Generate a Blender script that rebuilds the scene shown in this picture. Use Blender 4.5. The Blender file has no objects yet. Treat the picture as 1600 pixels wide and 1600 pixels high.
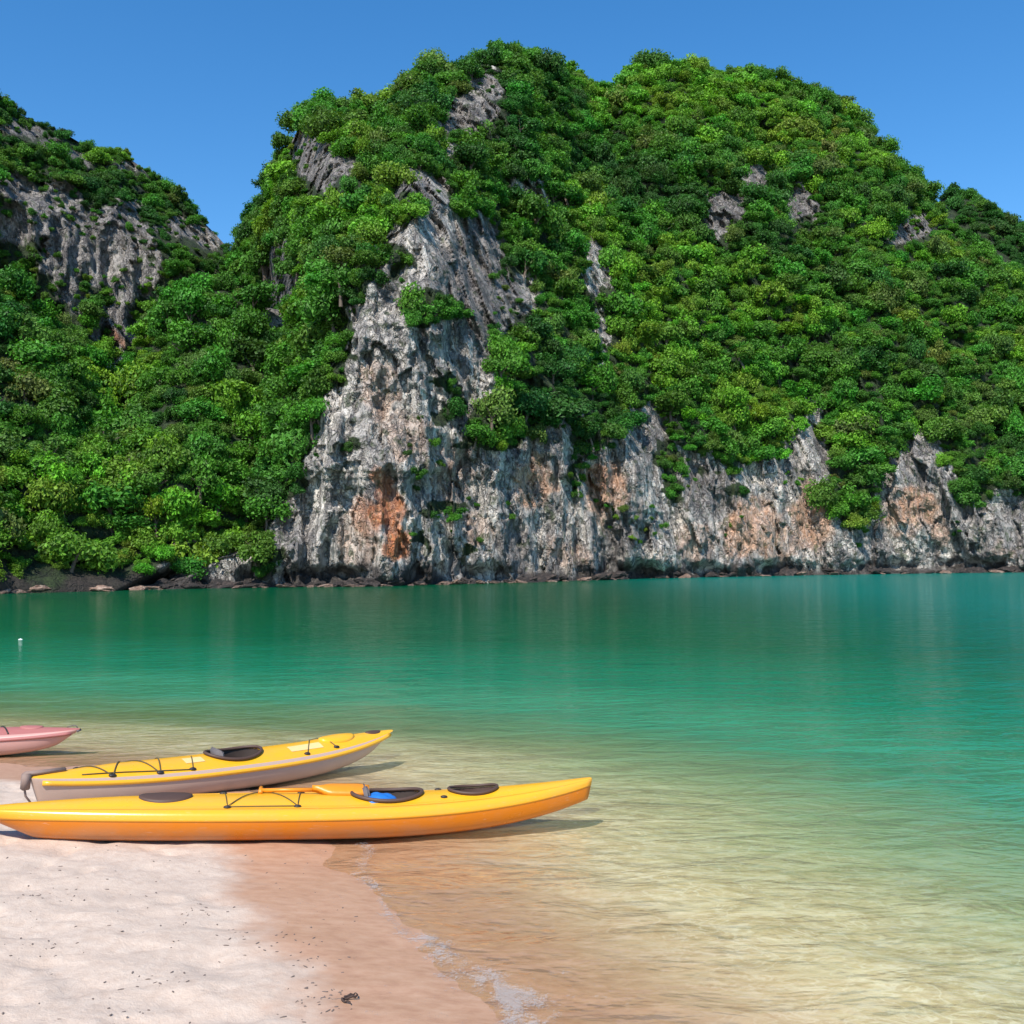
import bpy, bmesh, math, random
import numpy as np
from mathutils import Vector, Matrix

R = math.radians
scene = bpy.context.scene
col = scene.collection
random.seed(7)
rng = np.random.default_rng(11)

# ------------------------------------------------------------------ camera
CAM_H, PITCH, ROLL = 2.2, R(2.79), R(-0.6)
cam_d = bpy.data.cameras.new('camera')
cam_d.sensor_width = 36; cam_d.lens = 36
cam_d.clip_start = 0.05; cam_d.clip_end = 6000
cam = bpy.data.objects.new('camera', cam_d)
col.objects.link(cam)
CAM_R = Matrix.Rotation(math.pi / 2 + PITCH, 3, 'X') @ Matrix.Rotation(ROLL, 3, 'Z')
cam.matrix_world = Matrix.Translation((0, 0, CAM_H)) @ CAM_R.to_4x4()
scene.camera = cam

# ------------------------------------------------------------------ sky, sun, exposure
SUN_EL, SUN_AZ = R(49), R(199)            # azimuth clockwise from +Y: behind the camera, to its left
w = bpy.data.worlds.new('World'); scene.world = w; w.use_nodes = True
nt = w.node_tree; nt.nodes.clear()
sky = nt.nodes.new('ShaderNodeTexSky'); sky.sky_type = 'NISHITA'; sky.sun_disc = False
sky.sun_elevation = SUN_EL; sky.sun_rotation = SUN_AZ
sky.air_density = 1.0; sky.dust_density = 0.0; sky.ozone_density = 3.0; sky.altitude = 0
hs = nt.nodes.new('ShaderNodeHueSaturation'); hs.inputs['Saturation'].default_value = 1.31
bg = nt.nodes.new('ShaderNodeBackground'); bg.inputs['Strength'].default_value = 0.122
wo = nt.nodes.new('ShaderNodeOutputWorld')
nt.links.new(sky.outputs[0], hs.inputs['Color']); nt.links.new(hs.outputs[0], bg.inputs[0])
nt.links.new(bg.outputs[0], wo.inputs[0])

sd = bpy.data.lights.new('sun', 'SUN'); sd.energy = 4.0; sd.angle = R(0.53); sd.color = (1.0, 0.95, 0.87)
sun = bpy.data.objects.new('sun', sd); col.objects.link(sun)
sdir = Vector((math.sin(SUN_AZ) * math.cos(SUN_EL), math.cos(SUN_AZ) * math.cos(SUN_EL), math.sin(SUN_EL)))
sun.rotation_euler = sdir.to_track_quat('Z', 'Y').to_euler()
sun.location = sdir * 300
vs = scene.view_settings
vs.view_transform = 'Standard'; vs.look = 'None'; vs.exposure = 0.66; vs.gamma = 1.0; vs.use_curve_mapping = False
scene.cycles.transparent_max_bounces = 12
scene.cycles.max_bounces = 6

# ------------------------------------------------------------------ helpers
CR = np.array(CAM_R)
def rays(u, v):
    """unit-horizontal-range rays through picture points: returns (dx, dy, dz) with dx*dx+dy*dy = 1"""
    u = np.asarray(u, float); v = np.asarray(v, float)
    d = np.stack([(u - 800) / 1600, -(v - 800) / 1600, -np.ones_like(u + v)], -1) @ CR.T
    return d / np.hypot(d[..., 0], d[..., 1])[..., None]
def project(p):
    q = (np.asarray(p, float) - np.array([0, 0, CAM_H])) @ CR
    return 800 + 1600 * q[..., 0] / -q[..., 2], 800 - 1600 * q[..., 1] / -q[..., 2]

def _hash(ix, iy, iz, seed):
    h = (ix * 374761393 + iy * 668265263 + iz * 2147483647 + seed * 974634777) & 0xFFFFFFFF
    h = ((h ^ (h >> 13)) * 1274126177) & 0xFFFFFFFF
    h = h ^ (h >> 16)
    return (h & 0xFFFF) / 32767.5 - 1.0
def vnoise(p, seed=0):
    p = np.asarray(p, float); i = np.floor(p).astype(np.int64); f = p - i
    f = f * f * f * (f * (f * 6 - 15) + 10)
    out = 0
    for a in (0, 1):
        for b in (0, 1):
            for c in (0, 1):
                wgt = (f[..., 0] if a else 1 - f[..., 0]) * (f[..., 1] if b else 1 - f[..., 1]) * (f[..., 2] if c else 1 - f[..., 2])
                out = out + wgt * _hash(i[..., 0] + a, i[..., 1] + b, i[..., 2] + c, seed)
    return out
def fbm(p, octaves=4, seed=0, gain=.5):
    o, a = 0, 1.0
    p = np.asarray(p, float)
    for k in range(octaves):
        o = o + a * vnoise(p, seed + k); p = p * 2.03 + 17.3; a *= gain
    return o
def ridged(p, octaves=4, seed=0):
    o, a = 0, 1.0
    p = np.asarray(p, float)
    for k in range(octaves):
        o = o + a * (1 - np.abs(vnoise(p, seed + k)) * 2); p = p * 2.03 + 11.1; a *= .5
    return o
def sstep(a, b, x):
    t = np.clip((x - a) / (b - a), 0, 1); return t * t * (3 - 2 * t)
def interp(tab, x):
    t = np.array(tab, float); return np.interp(x, t[:, 0], t[:, 1])
def smooth_interp(tab, x, wdt=10):
    return sum(interp(tab, x + k * wdt) for k in (-1, -.5, 0, .5, 1)) / 5

def mesh_np(name, verts, faces, mat=None, smooth=True):
    """faces: (n,4) or (n,3) int array"""
    me = bpy.data.meshes.new(name)
    verts = np.asarray(verts, np.float32); faces = np.asarray(faces, np.int32); k = faces.shape[1]
    me.vertices.add(len(verts)); me.vertices.foreach_set('co', verts.ravel())
    me.loops.add(faces.size); me.loops.foreach_set('vertex_index', faces.ravel())
    me.polygons.add(len(faces)); me.polygons.foreach_set('loop_start', np.arange(0, faces.size, k, dtype=np.int32))
    me.update(calc_edges=True); me.validate()
    me.polygons.foreach_set('use_smooth', np.full(len(me.polygons), smooth, bool))
    if mat: me.materials.append(mat)
    return me
def attr(me, name, vals):
    vals = np.asarray(vals, np.float32)
    if vals.ndim == 1:
        a = me.attributes.new(name, 'FLOAT', 'POINT'); a.data.foreach_set('value', vals)
    else:
        a = me.attributes.new(name, 'FLOAT_COLOR', 'POINT')
        a.data.foreach_set('color', np.concatenate([vals, np.ones((len(vals), 1), np.float32)], 1).ravel())
def grid_faces(nr, nc):
    i = np.arange(nr - 1)[:, None] * nc + np.arange(nc - 1)[None, :]
    return np.stack([i, i + 1, i + nc + 1, i + nc], -1).reshape(-1, 4)
def link(name, me, parent=None):
    o = bpy.data.objects.new(name, me); col.objects.link(o)
    if parent: o.parent = parent
    return o
def tag(o, label=None, cat=None, group=None, kind=None):
    if label: o['label'] = label
    if cat: o['category'] = cat
    if group: o['group'] = group
    if kind: o['kind'] = kind
    return o
def bm_obj(name, bm, mat, parent=None, smooth=True):
    me = bpy.data.meshes.new(name); bm.normal_update(); bm.to_mesh(me); bm.free()
    me.materials.append(mat)
    if smooth: me.polygons.foreach_set('use_smooth', np.full(len(me.polygons), True))
    return link(name, me, parent)

def tube(bm, pts, rad, n=8, closed=False):
    """round tube along a polyline; rad is one number or one per point"""
    pts = [Vector(p) for p in pts]; N = len(pts)
    rr = rad if hasattr(rad, '__len__') else [rad] * N
    rings = []
    for i, p in enumerate(pts):
        if closed: t = pts[(i + 1) % N] - pts[i - 1]
        else: t = pts[min(i + 1, N - 1)] - pts[max(i - 1, 0)]
        t.normalize()
        up = Vector((0, 0, 1)) if abs(t.z) < .95 else Vector((1, 0, 0))
        a = t.cross(up).normalized(); b = a.cross(t).normalized()
        rings.append([bm.verts.new(p + (a * math.cos(q) + b * math.sin(q)) * rr[i]) for q in [2 * math.pi * k / n for k in range(n)]])
    for i in range(N if closed else N - 1):
        A, B = rings[i], rings[(i + 1) % N]
        for k in range(n): bm.faces.new((A[k], A[(k + 1) % n], B[(k + 1) % n], B[k]))
    if not closed:
        bm.faces.new(rings[0][::-1]); bm.faces.new(rings[-1])

# ------------------------------------------------------------------ materials
class M:
    """small node-graph writer"""
    def __init__(s, name):
        s.m = bpy.data.materials.new(name); s.m.use_nodes = True; s.t = s.m.node_tree; s.t.nodes.clear()
        s.out = s.t.nodes.new('ShaderNodeOutputMaterial')
    def n(s, typ, ins=None, **kw):
        nd = s.t.nodes.new(typ)
        for k, v in kw.items(): setattr(nd, k, v)
        for k, v in (ins or {}).items(): s.set(nd.inputs[k], v)
        return nd
    def set(s, inp, v):
        if isinstance(v, bpy.types.NodeSocket): s.t.links.new(v, inp)
        elif isinstance(v, bpy.types.Node): s.t.links.new(v.outputs[0], inp)
        else: inp.default_value = v
    def math(s, op, a, b=0.0, c=0.0, clamp=False):
        nd = s.n('ShaderNodeMath', operation=op, use_clamp=clamp); s.set(nd.inputs[0], a); s.set(nd.inputs[1], b); s.set(nd.inputs[2], c); return nd.outputs[0]
    def mix(s, f, a, b, blend='MIX'):
        nd = s.n('ShaderNodeMix', data_type='RGBA', blend_type=blend); s.set(nd.inputs[0], f); s.set(nd.inputs[6], a); s.set(nd.inputs[7], b); return nd.outputs[2]
    def ramp(s, f, stops, interp='LINEAR'):
        nd = s.n('ShaderNodeValToRGB'); nd.color_ramp.interpolation = interp; e = nd.color_ramp.elements
        while len(e) < len(stops): e.new(.5)
        for k, (p, c) in enumerate(stops):
            e[k].position = p; e[k].color = (c, c, c, 1) if not hasattr(c, '__len__') else (*c, 1)
        s.set(nd.inputs[0], f); return nd.outputs[0]
    def noise(s, vec, scale, detail=4, rough=.55, dist=0.0):
        nd = s.n('ShaderNodeTexNoise'); nd.inputs['Scale'].default_value = scale; nd.inputs['Detail'].default_value = detail
        nd.inputs['Roughness'].default_value = rough; nd.inputs['Distortion'].default_value = dist; s.set(nd.inputs['Vector'], vec); return nd.outputs[0]
    def attr(s, name, out='Fac'):
        nd = s.n('ShaderNodeAttribute', attribute_name=name); return nd.outputs[out]
    def coords(s, scale=(1, 1, 1), kind='Object'):
        tc = s.n('ShaderNodeTexCoord'); mp = s.n('ShaderNodeMapping', {'Scale': scale}); s.set(mp.inputs['Vector'], tc.outputs[kind]); return mp.outputs[0]
    def bump(s, h, strength, dist, normal=None):
        nd = s.n('ShaderNodeBump', {'Strength': strength, 'Distance': dist}); s.set(nd.inputs['Height'], h)
        if normal is not None: s.set(nd.inputs['Normal'], normal)
        return nd.outputs[0]
    def bsdf(s, **kw):
        nd = s.n('ShaderNodeBsdfPrincipled')
        for k, v in kw.items(): s.set(nd.inputs[k.replace('_', ' ')], v)
        return nd.outputs[0]
    def done(s, sh): s.set(s.out.inputs[0], sh); return s.m

def plastic(name, c, rough=.35, wear=.42, dirt=(.30, .23, .17)):
    m = M(name); co = m.coords()
    n1 = m.noise(co, 3.0, 6, .65); n2 = m.noise(m.coords((2, 14, 14)), 6, 4)
    k = m.ramp(n1, [(.42, 0), (.75, 1)])
    cc = m.mix(m.math('MULTIPLY', k, wear), (*c, 1), (*[x * .72 + .05 for x in c], 1))
    scr = m.ramp(n2, [(.62, 0), (.72, 1)])
    cc = m.mix(m.math('MULTIPLY', scr, wear * .7), cc, (*[min(1, x * .6 + .25) for x in c], 1))
    # sand clinging to the lower hull
    z = m.n('ShaderNodeSeparateXYZ'); m.set(z.inputs[0], co)
    low = m.math('MULTIPLY', m.ramp(z.outputs[2], [(.02, 1), (.16, 0)]), m.ramp(n1, [(.35, 0), (.6, 1)]))
    cc = m.mix(m.math('MULTIPLY', low, .55), cc, (*dirt, 1))
    rg = m.math('ADD', m.math('MULTIPLY', n1, .2), rough - .1)
    return m.done(m.bsdf(Base_Color=cc, Roughness=rg, Normal=m.bump(m.noise(co, 18, 3), .06, .01)))
def simple(name, c, rough=.6, var=.2, scale=20):
    m = M(name); n1 = m.noise(m.coords(), scale, 4)
    cc = m.mix(m.math('MULTIPLY', n1, var * 2), (*c, 1), (*[x * .5 for x in c], 1))
    return m.done(m.bsdf(Base_Color=cc, Roughness=rough, Normal=m.bump(n1, .2, .01)))

# rock: limestone with flutes, grey lichen, rust stains and a wet dark band at the tide line
def rock_material():
    m = M('limestone'); co = m.coords()
    vo = m.n('ShaderNodeTexVoronoi', {'Scale': 1.0}, feature='DISTANCE_TO_EDGE')
    warp = m.n('ShaderNodeMix', {0: .12}, data_type='VECTOR'); jn = m.n('ShaderNodeTexNoise', {'Scale': .9, 'Detail': 4.0}); m.set(jn.inputs['Vector'], co)
    wv = m.n('ShaderNodeVectorMath', operation='MULTIPLY_ADD'); m.set(wv.inputs[0], jn.outputs['Color']); wv.inputs[1].default_value = (1.6, 1.6, .9); m.set(wv.inputs[2], m.coords((.62, .62, .15)))
    m.set(vo.inputs['Vector'], wv.outputs[0])
    vo2 = m.n('ShaderNodeTexVoronoi', {'Scale': 2.7}, feature='DISTANCE_TO_EDGE'); m.set(vo2.inputs['Vector'], wv.outputs[0])
    vc = m.n('ShaderNodeTexVoronoi', {'Scale': 1.0}); m.set(vc.inputs['Vector'], wv.outputs[0])
    crack = m.math('MULTIPLY', m.ramp(vo.outputs[0], [(.0, 0), (.08, 1)]), m.ramp(vo2.outputs[0], [(.0, .55), (.06, 1)]))
    big = m.noise(co, .10, 5, .6); mid = m.noise(m.coords((1, 1, .6)), .75, 7, .68, .5); fine = m.noise(m.coords((1, 1, .7)), 2.8, 6, .7)
    streak = m.noise(m.coords((.55, .55, .07)), 1.0, 5, .6, .6)
    cc = m.ramp(m.math('ADD', m.math('MULTIPLY', mid, .68), m.math('MULTIPLY', fine, .32)),
                [(.33, (.04, .04, .045)), (.385, (.20, .185, .18)), (.43, (.52, .47, .42)), (.51, (.84, .76, .66))])
    cs = m.n('ShaderNodeSeparateColor'); m.set(cs.inputs[0], vc.outputs['Color'])
    cc = m.mix(m.math('MULTIPLY', m.math('POWER', cs.outputs[0], 1.6), .42), cc, (.13, .125, .13, 1))
    grey = m.ramp(big, [(.40, 1), (.60, 0)])
    cc = m.mix(m.math('MULTIPLY', grey, .42), cc, (.16, .15, .16, 1))
    st = m.ramp(streak, [(.42, 1), (.50, 0)])
    cc = m.mix(m.math('MULTIPLY', st, .55), cc, (.085, .08, .088, 1))
    cc = m.mix(m.math('MULTIPLY', m.attr('shade'), .78), cc, m.mix(fine, (.055, .05, .052, 1), (.21, .185, .18, 1)))  # dark grey patches, the rock's own colour
    cc = m.mix(m.math('MULTIPLY', m.math('SUBTRACT', 1.0, crack), .62), cc, (.035, .033, .036, 1))
    # rusty stains
    og = m.math('MULTIPLY', m.attr('rust'), m.ramp(mid, [(.30, .45), (.55, 1)]))
    cc = m.mix(og, cc, m.ramp(fine, [(.35, (.36, .10, .035)), (.55, (.62, .22, .08)), (.7, (.74, .42, .24))]))
    pk = m.math('MULTIPLY', m.attr('peach'), m.ramp(mid, [(.36, .25), (.56, 1)]))
    cc = m.mix(pk, cc, m.ramp(fine, [(.35, (.40, .21, .12)), (.6, (.70, .44, .30))]))
    # moss and soil where plants grow
    veg = m.attr('veg')
    cc = m.mix(veg, cc, m.ramp(mid, [(.35, (.010, .018, .006)), (.6, (.035, .06, .014)), (.75, (.08, .075, .035))]))
    cc = m.mix(m.math('MULTIPLY', m.ramp(m.noise(co, .9, 4), [(.56, 0), (.66, 1)]), .7), cc, (.045, .075, .02, 1))
    # tide band
    cc = m.mix(m.math('MULTIPLY', m.attr('tide'), .9), cc, m.mix(fine, (.012, .010, .010, 1), (.07, .05, .042, 1)))
    h = m.math('ADD', m.math('ADD', m.math('MULTIPLY', mid, .8), m.math('MULTIPLY', fine, .4)), m.math('MULTIPLY', crack, .5))
    return m.done(m.bsdf(Base_Color=cc, Roughness=.88, Normal=m.bump(h, 1.0, .9)))
MAT_ROCK = rock_material()

def leaf_material(name, use_obj):
    m = M(name)
    if use_obj:
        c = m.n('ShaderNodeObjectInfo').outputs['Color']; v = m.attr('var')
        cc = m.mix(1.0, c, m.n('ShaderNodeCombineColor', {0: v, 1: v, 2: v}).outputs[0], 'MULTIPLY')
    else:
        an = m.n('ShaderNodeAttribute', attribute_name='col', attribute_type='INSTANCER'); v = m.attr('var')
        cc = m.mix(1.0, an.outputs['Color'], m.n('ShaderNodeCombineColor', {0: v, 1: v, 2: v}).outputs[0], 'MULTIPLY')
    d = m.n('ShaderNodeBsdfPrincipled'); m.set(d.inputs['Base Color'], cc); d.inputs['Roughness'].default_value = .55
    d.inputs['Specular IOR Level'].default_value = .25
    t = m.n('ShaderNodeBsdfTranslucent'); m.set(t.inputs[0], m.mix(1.0, cc, (1.25, 1.25, .45, 1), 'MULTIPLY'))
    mx = m.n('ShaderNodeMixShader', {0: .28}); m.set(mx.inputs[1], d.outputs[0]); m.set(mx.inputs[2], t.outputs[0])
    return m.done(mx.outputs[0])
MAT_LEAF_O = leaf_material('tree_leaves', True)
MAT_LEAF_A = leaf_material('forest_leaves', False)
MAT_BARK = simple('bark', (.16, .12, .09), .9, .4, 6)

# ------------------------------------------------------------------ shoreline, sand height
SHORE = np.array([(9, -22), (4, -6), (1.45, 0), (.55, 3), (.06, 4.88), (-.40, 5.85), (-.92, 7.0), (-1.30, 8.3), (-2.5, 10.1), (-4.1, 11.0),
                  (-5.8, 11.6), (-9, 12.6), (-20, 17), (-60, 40), (-400, 200)], float)
def shore_s(x, y):
    """signed distance from the water's edge, positive over the water"""
    best = np.full(np.shape(x), 1e9); sg = np.zeros(np.shape(x))
    for a, b in zip(SHORE[:-1], SHORE[1:]):
        d = b - a; L = np.hypot(*d); d = d / L
        t = np.clip((x - a[0]) * d[0] + (y - a[1]) * d[1], 0, L)
        dist = np.hypot(x - a[0] - d[0] * t, y - a[1] - d[1] * t)
        side = (x - a[0]) * d[1] - (y - a[1]) * d[0]
        k = dist < best
        best = np.where(k, dist, best); sg = np.where(k, np.where(side > 0, 1.0, -1.0), sg)
    return best * sg
def sand_z(x, y, detail=True):
    x = np.asarray(x, float); y = np.asarray(y, float)
    s = shore_s(x, y)
    z = np.where(s < 0, 1.6 * (1 - np.exp(s * .045)), 0) * 1.0
    z = np.where(s >= 0, -(.055 * np.minimum(s, 5) + .14 * np.clip(s - 4, 0, 14) + .02 * np.clip(s - 18, 0, 200)), z)
    if detail:
        p = np.stack([x, y, np.zeros_like(x)], -1)
        near = np.exp(-np.hypot(x, y) / 40)
        dry = sstep(-.5, -1.4, s)
        z = z + near * (.022 * fbm(p * .9, 2, 3) + (.006 + .012 * dry) * fbm(p * np.array([3.2, 4.2, 1]), 3, 9))
        dents = np.clip(vnoise(p * np.array([5.5, 7.5, 1]), 21) - .35, 0, 1)
        z = z - near * dry * (.06 * dents + .03 * np.clip(vnoise(p * np.array([2.2, 3.0, 1]), 23) - .3, 0, 1))
        z = z + near * .006 * np.sin(s * 9 + 2 * vnoise(p * 1.2, 5)) * sstep(.6, 1.6, s)
    return z
def ground_at(u, v):
    """where the ray through a picture point meets the sand (or the water)"""
    d = rays(u, v); r = np.linspace(2, 60, 6000)
    z = CAM_H + r * d[2]; g = np.maximum(sand_z(r * d[0], r * d[1], False), -.0)
    k = np.argmax(z <= g); return Vector((r[k] * d[0], r[k] * d[1], g[k]))

# ------------------------------------------------------------------ sand sheet and seabed
def graded(lo, hi, c, fine, n_fine, grow=1.09, half=None):
    a = [c + fine * k for k in range(-n_fine, n_fine + 1)]
    st = fine
    while a[-1] < hi: st *= grow; a.append(a[-1] + st)
    st = fine
    while a[0] > lo: st *= grow; a.insert(0, a[0] - st)
    return np.array(a)
def sand_material():
    m = M('sand'); co = m.coords()
    n1 = m.noise(co, 1.4, 5, .6); n2 = m.noise(co, 14, 5, .65); n3 = m.noise(co, 90, 3, .7); n4 = m.noise(m.coords((1, 2.2, 1)), 7, 5, .7)
    dry = m.ramp(n2, [(.25, (.48, .355, .27)), (.55, (.575, .45, .355)), (.8, (.625, .51, .41))])
    dry = m.mix(m.math('MULTIPLY', m.ramp(n1, [(.35, 1), (.65, 0)]), .3), dry, (.44, .335, .26, 1))
    speck = m.ramp(n3, [(.62, 0), (.72, 1)])
    dry = m.mix(m.math('MULTIPLY', m.math('MULTIPLY', speck, m.ramp(n4, [(.5, 0), (.65, 1)])), .6), dry, (.33, .26, .23, 1))
    wet = m.ramp(n4, [(.3, (.38, .205, .125)), (.5, (.46, .265, .165)), (.75, (.52, .325, .215))])
    s = m.attr('s')
    k = m.math('ADD', s, m.math('MULTIPLY', m.math('SUBTRACT', m.noise(co, 1.3, 5, .65),   .5), 1.1))
    f = m.n('ShaderNodeMapRange', {1: -1.15, 2: -.72}, interpolation_type='SMOOTHSTEP'); m.set(f.inputs[0], k)
    cc = m.mix(f.outputs[0], dry, wet)
    ub = m.n('ShaderNodeMapRange', {1: .3, 2: 2.2}, interpolation_type='SMOOTHSTEP'); m.set(ub.inputs[0], s)
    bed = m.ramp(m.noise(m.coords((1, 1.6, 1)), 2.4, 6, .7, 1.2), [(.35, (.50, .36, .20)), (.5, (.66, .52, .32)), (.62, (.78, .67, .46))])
    rn = m.noise(m.coords((1, 1.5, 1)), 2.6, 3, .5, 1.6); caustic_n2 = m.noise(m.coords((1, 1.5, 1)), 6.0, 3, .5, 1.2)
    crest = m.math('ADD', m.ramp(m.math('ABSOLUTE', m.math('SUBTRACT', rn, .5)), [(0, 1), (.035, 0)]), m.math('MULTIPLY', m.ramp(m.math('ABSOLUTE', m.math('SUBTRACT', caustic_n2, .5)), [(0, 1), (.05, 0)]), .5), clamp=True)  # pale network of caustic light, painted into the bed colour
    bed = m.mix(m.math('MULTIPLY', crest, .75), bed, (.88, .80, .62, 1))  # crest: the painted caustic network
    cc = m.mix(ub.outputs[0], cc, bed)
    rg = m.n('ShaderNodeMapRange', {3: .95, 4: .42}); m.set(rg.inputs[0], f.outputs[0])
    h = m.math('ADD', m.math('MULTIPLY', n2, .7), m.math('MULTIPLY', n3, .18))
    bs = m.n('ShaderNodeMapRange', {3: .55, 4: .08}); m.set(bs.inputs[0], f.outputs[0])
    b = m.n('ShaderNodeBump', {'Distance': .03}); m.set(b.inputs['Height'], h); m.set(b.inputs['Strength'], bs.outputs[0])
    return m.done(m.bsdf(Base_Color=cc, Roughness=rg.outputs[0], Normal=b.outputs[0]))
xs = graded(-3000, 3000, -1.5, .045, 90, 1.075); ys = graded(-3000, 3000, 7.0, .045, 75, 1.075)
X, Y = np.meshgrid(xs, ys)
S = shore_s(X.ravel(), Y.ravel()); Z = sand_z(X.ravel(), Y.ravel())
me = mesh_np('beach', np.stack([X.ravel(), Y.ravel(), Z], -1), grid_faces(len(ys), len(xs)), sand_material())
attr(me, 's', S)
tag(link('beach', me), kind='structure')

# ------------------------------------------------------------------ water
def water_material():
    m = M('sea_water'); co = m.coords()
    s = m.attr('s')
    wob = m.math('MULTIPLY', m.math('SUBTRACT', m.noise(m.coords((.5, 1, 1)), .35, 4, .6), .5), 2.6)
    wob2 = m.math('MULTIPLY', m.math('SUBTRACT', m.noise(m.coords((.35, 1, 1)), 2.2, 4, .7), .5), 1.5)
    q = m.math('ADD', s, m.math('MULTIPLY', m.math('ADD', wob, wob2), m.math('MINIMUM', m.math('MULTIPLY', s, .22), 1.0)))
    f = m.math('DIVIDE', q, 40.0, clamp=True)
    body = m.ramp(f, [(0, (.50, .39, .22)), (.05, (.46, .48, .21)), (.085, (.28, .43, .18)), (.14, (.065, .32, .16)), (.24, (.010, .195, .095)),
                      (.45, (.0008, .108, .043)), (1, (.0006, .078, .031))])
    # clearer, bluer channel on the seaward side
    x = m.n('ShaderNodeSeparateXYZ'); m.set(x.inputs[0], co)
    sea = m.n('ShaderNodeMapRange', {1: 2.0, 2: 26.0}, interpolation_type='SMOOTHSTEP'); m.set(sea.inputs[0], x.outputs[0])
    deep = m.ramp(f, [(.12, 0), (.30, 1)])
    body = m.mix(m.math('MULTIPLY', m.math('MULTIPLY', sea.outputs[0], deep), .9), body, (.0, .19, .155, 1))
    op = m.ramp(f, [(0, .0), (.012, .04), (.05, .20), (.10, .52), (.17, .88), (.26, 1)])
    n1 = m.noise(m.coords((.55, 1.0, 1)), 2.6, 3, .55, .5)
    n2 = m.noise(m.coords((.6, 1.15, 1)), 8.5, 3, .55, .6)
    n3 = m.noise(m.coords((.5, 1.0, 1)), .55, 2, .5, .3)
    h = m.math('ADD', m.math('ADD', m.math('MULTIPLY', n1, .62), m.math('MULTIPLY', n2, .10)), m.math('MULTIPLY', n3, 1.2))
    # smaller waves close to the edge
    amp = m.n('ShaderNodeMapRange', {1: 0.0, 2: 6.0, 3: .45, 4: 1.0}); m.set(amp.inputs[0], s)
    b = m.n('ShaderNodeBump', {'Strength': 1.0, 'Distance': .18}); far = m.n('ShaderNodeMapRange', {1: 14.0, 2: 60.0, 3: 1.0, 4: .62}); m.set(far.inputs[0], x.outputs[1])
    m.set(b.inputs['Height'], m.math('MULTIPLY', h, m.math('MULTIPLY', amp.outputs[0], far.outputs[0])))
    nrm = b.outputs[0]
    tr = m.n('ShaderNodeBsdfTransparent', {0: (.97, .98, .93, 1)})
    df = m.n('ShaderNodeBsdfDiffuse', {'Color': body}); mx = m.n('ShaderNodeMixShader'); m.set(mx.inputs[0], op); m.set(mx.inputs[1], tr.outputs[0]); m.set(mx.inputs[2], df.outputs[0])
    fr = m.n('ShaderNodeFresnel', {'IOR': 1.33}); m.set(fr.inputs['Normal'], nrm)
    gl = m.n('ShaderNodeBsdfGlossy', {'Roughness': .06}); m.set(gl.inputs['Normal'], nrm)
    k = m.math('MINIMUM', m.math('MULTIPLY', fr.outputs[0], 1.0), .48)
    m2 = m.n('ShaderNodeMixShader'); m.set(m2.inputs[0], k); m.set(m2.inputs[1], mx.outputs[0]); m.set(m2.inputs[2], gl.outputs[0])
    return m.done(m2.outputs[0])
xs = graded(-3000, 3000, 0, .25, 60, 1.07); ys = graded(-3000, 3000, 9, .25, 40, 1.07)
X, Y = np.meshgrid(xs, ys); S = shore_s(X.ravel(), Y.ravel())
me = mesh_np('sea', np.stack([X.ravel(), Y.ravel(), np.zeros(X.size)], -1), grid_faces(len(ys), len(xs)), water_material())
attr(me, 's', S)
tag(link('sea', me), kind='structure')

# ------------------------------------------------------------------ the karst hills
WATERLINE = [(-400, 938), (0, 928), (120, 925), (250, 921), (540, 915), (860, 909), (1000, 904), (1300, 898), (1600, 894), (2100, 889)]
TOP_MAIN = [(150, 800), (250, 700), (330, 560), (362, 470), (376, 385), (385, 350), (405, 310), (432, 260), (448, 218), (470, 172), (500, 150), (530, 143), (565, 152),
            (590, 172), (605, 157), (640, 115), (680, 100), (720, 90), (760, 72), (790, 65), (830, 70), (870, 90), (900, 100), (925, 120), (945, 136), (962, 115), (1000, 95), (1050, 85),
            (1090, 95), (1140, 98), (1200, 105), (1260, 120), (1310, 145), (1350, 185), (1390, 225), (1420, 265), (1450, 300), (1480, 335), (1520, 370), (1560, 400), (1600, 435), (1700, 520), (1900, 640), (2100, 780)]
TOP_BACK = [(1300, 480), (1400, 390), (1440, 335), (1470, 297), (1490, 287), (1520, 296), (1550, 315), (1580, 335), (1600, 352), (1700, 430), (1900, 540), (2100, 640)]
TOP_PEAK = [(-400, 120), (-200, 130), (-60, 118), (0, 150), (30, 174), (60, 188), (100, 204), (140, 228), (160, 236), (185, 226), (205, 246), (240, 270), (270, 292), (300, 325), (330, 355),
            (355, 382), (375, 430), (400, 490), (450, 580), (520, 700)]
TOP_SLOPE = [(-400, 400), (-100, 420), (0, 430), (60, 470), (110, 500), (150, 560), (185, 585), (215, 535), (260, 455), (300, 435), (350, 425), (400, 455), (450, 465), (490, 445), (525, 455), (552, 500),
             (575, 560), (620, 640)]
EDGE_SLOPE = [(400, 520), (450, 545), (500, 565), (545, 555), (580, 520), (620, 505), (680, 490), (740, 465), (800, 440), (850, 425), (880, 330), (925, 245)]   # v -> u where slope meets cliff

def base_range(u):
    d = rays(u, smooth_interp(WATERLINE, u, 40)); return CAM_H / -d[..., 2]
def pos(u, v, r):
    d = rays(u, v); return np.stack([d[..., 0] * r, d[..., 1] * r, CAM_H + d[..., 2] * r], -1)
def frac(u, v, top):
    vb = smooth_interp(WATERLINE, u, 40); return (vb - v) / (vb - top)

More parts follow.
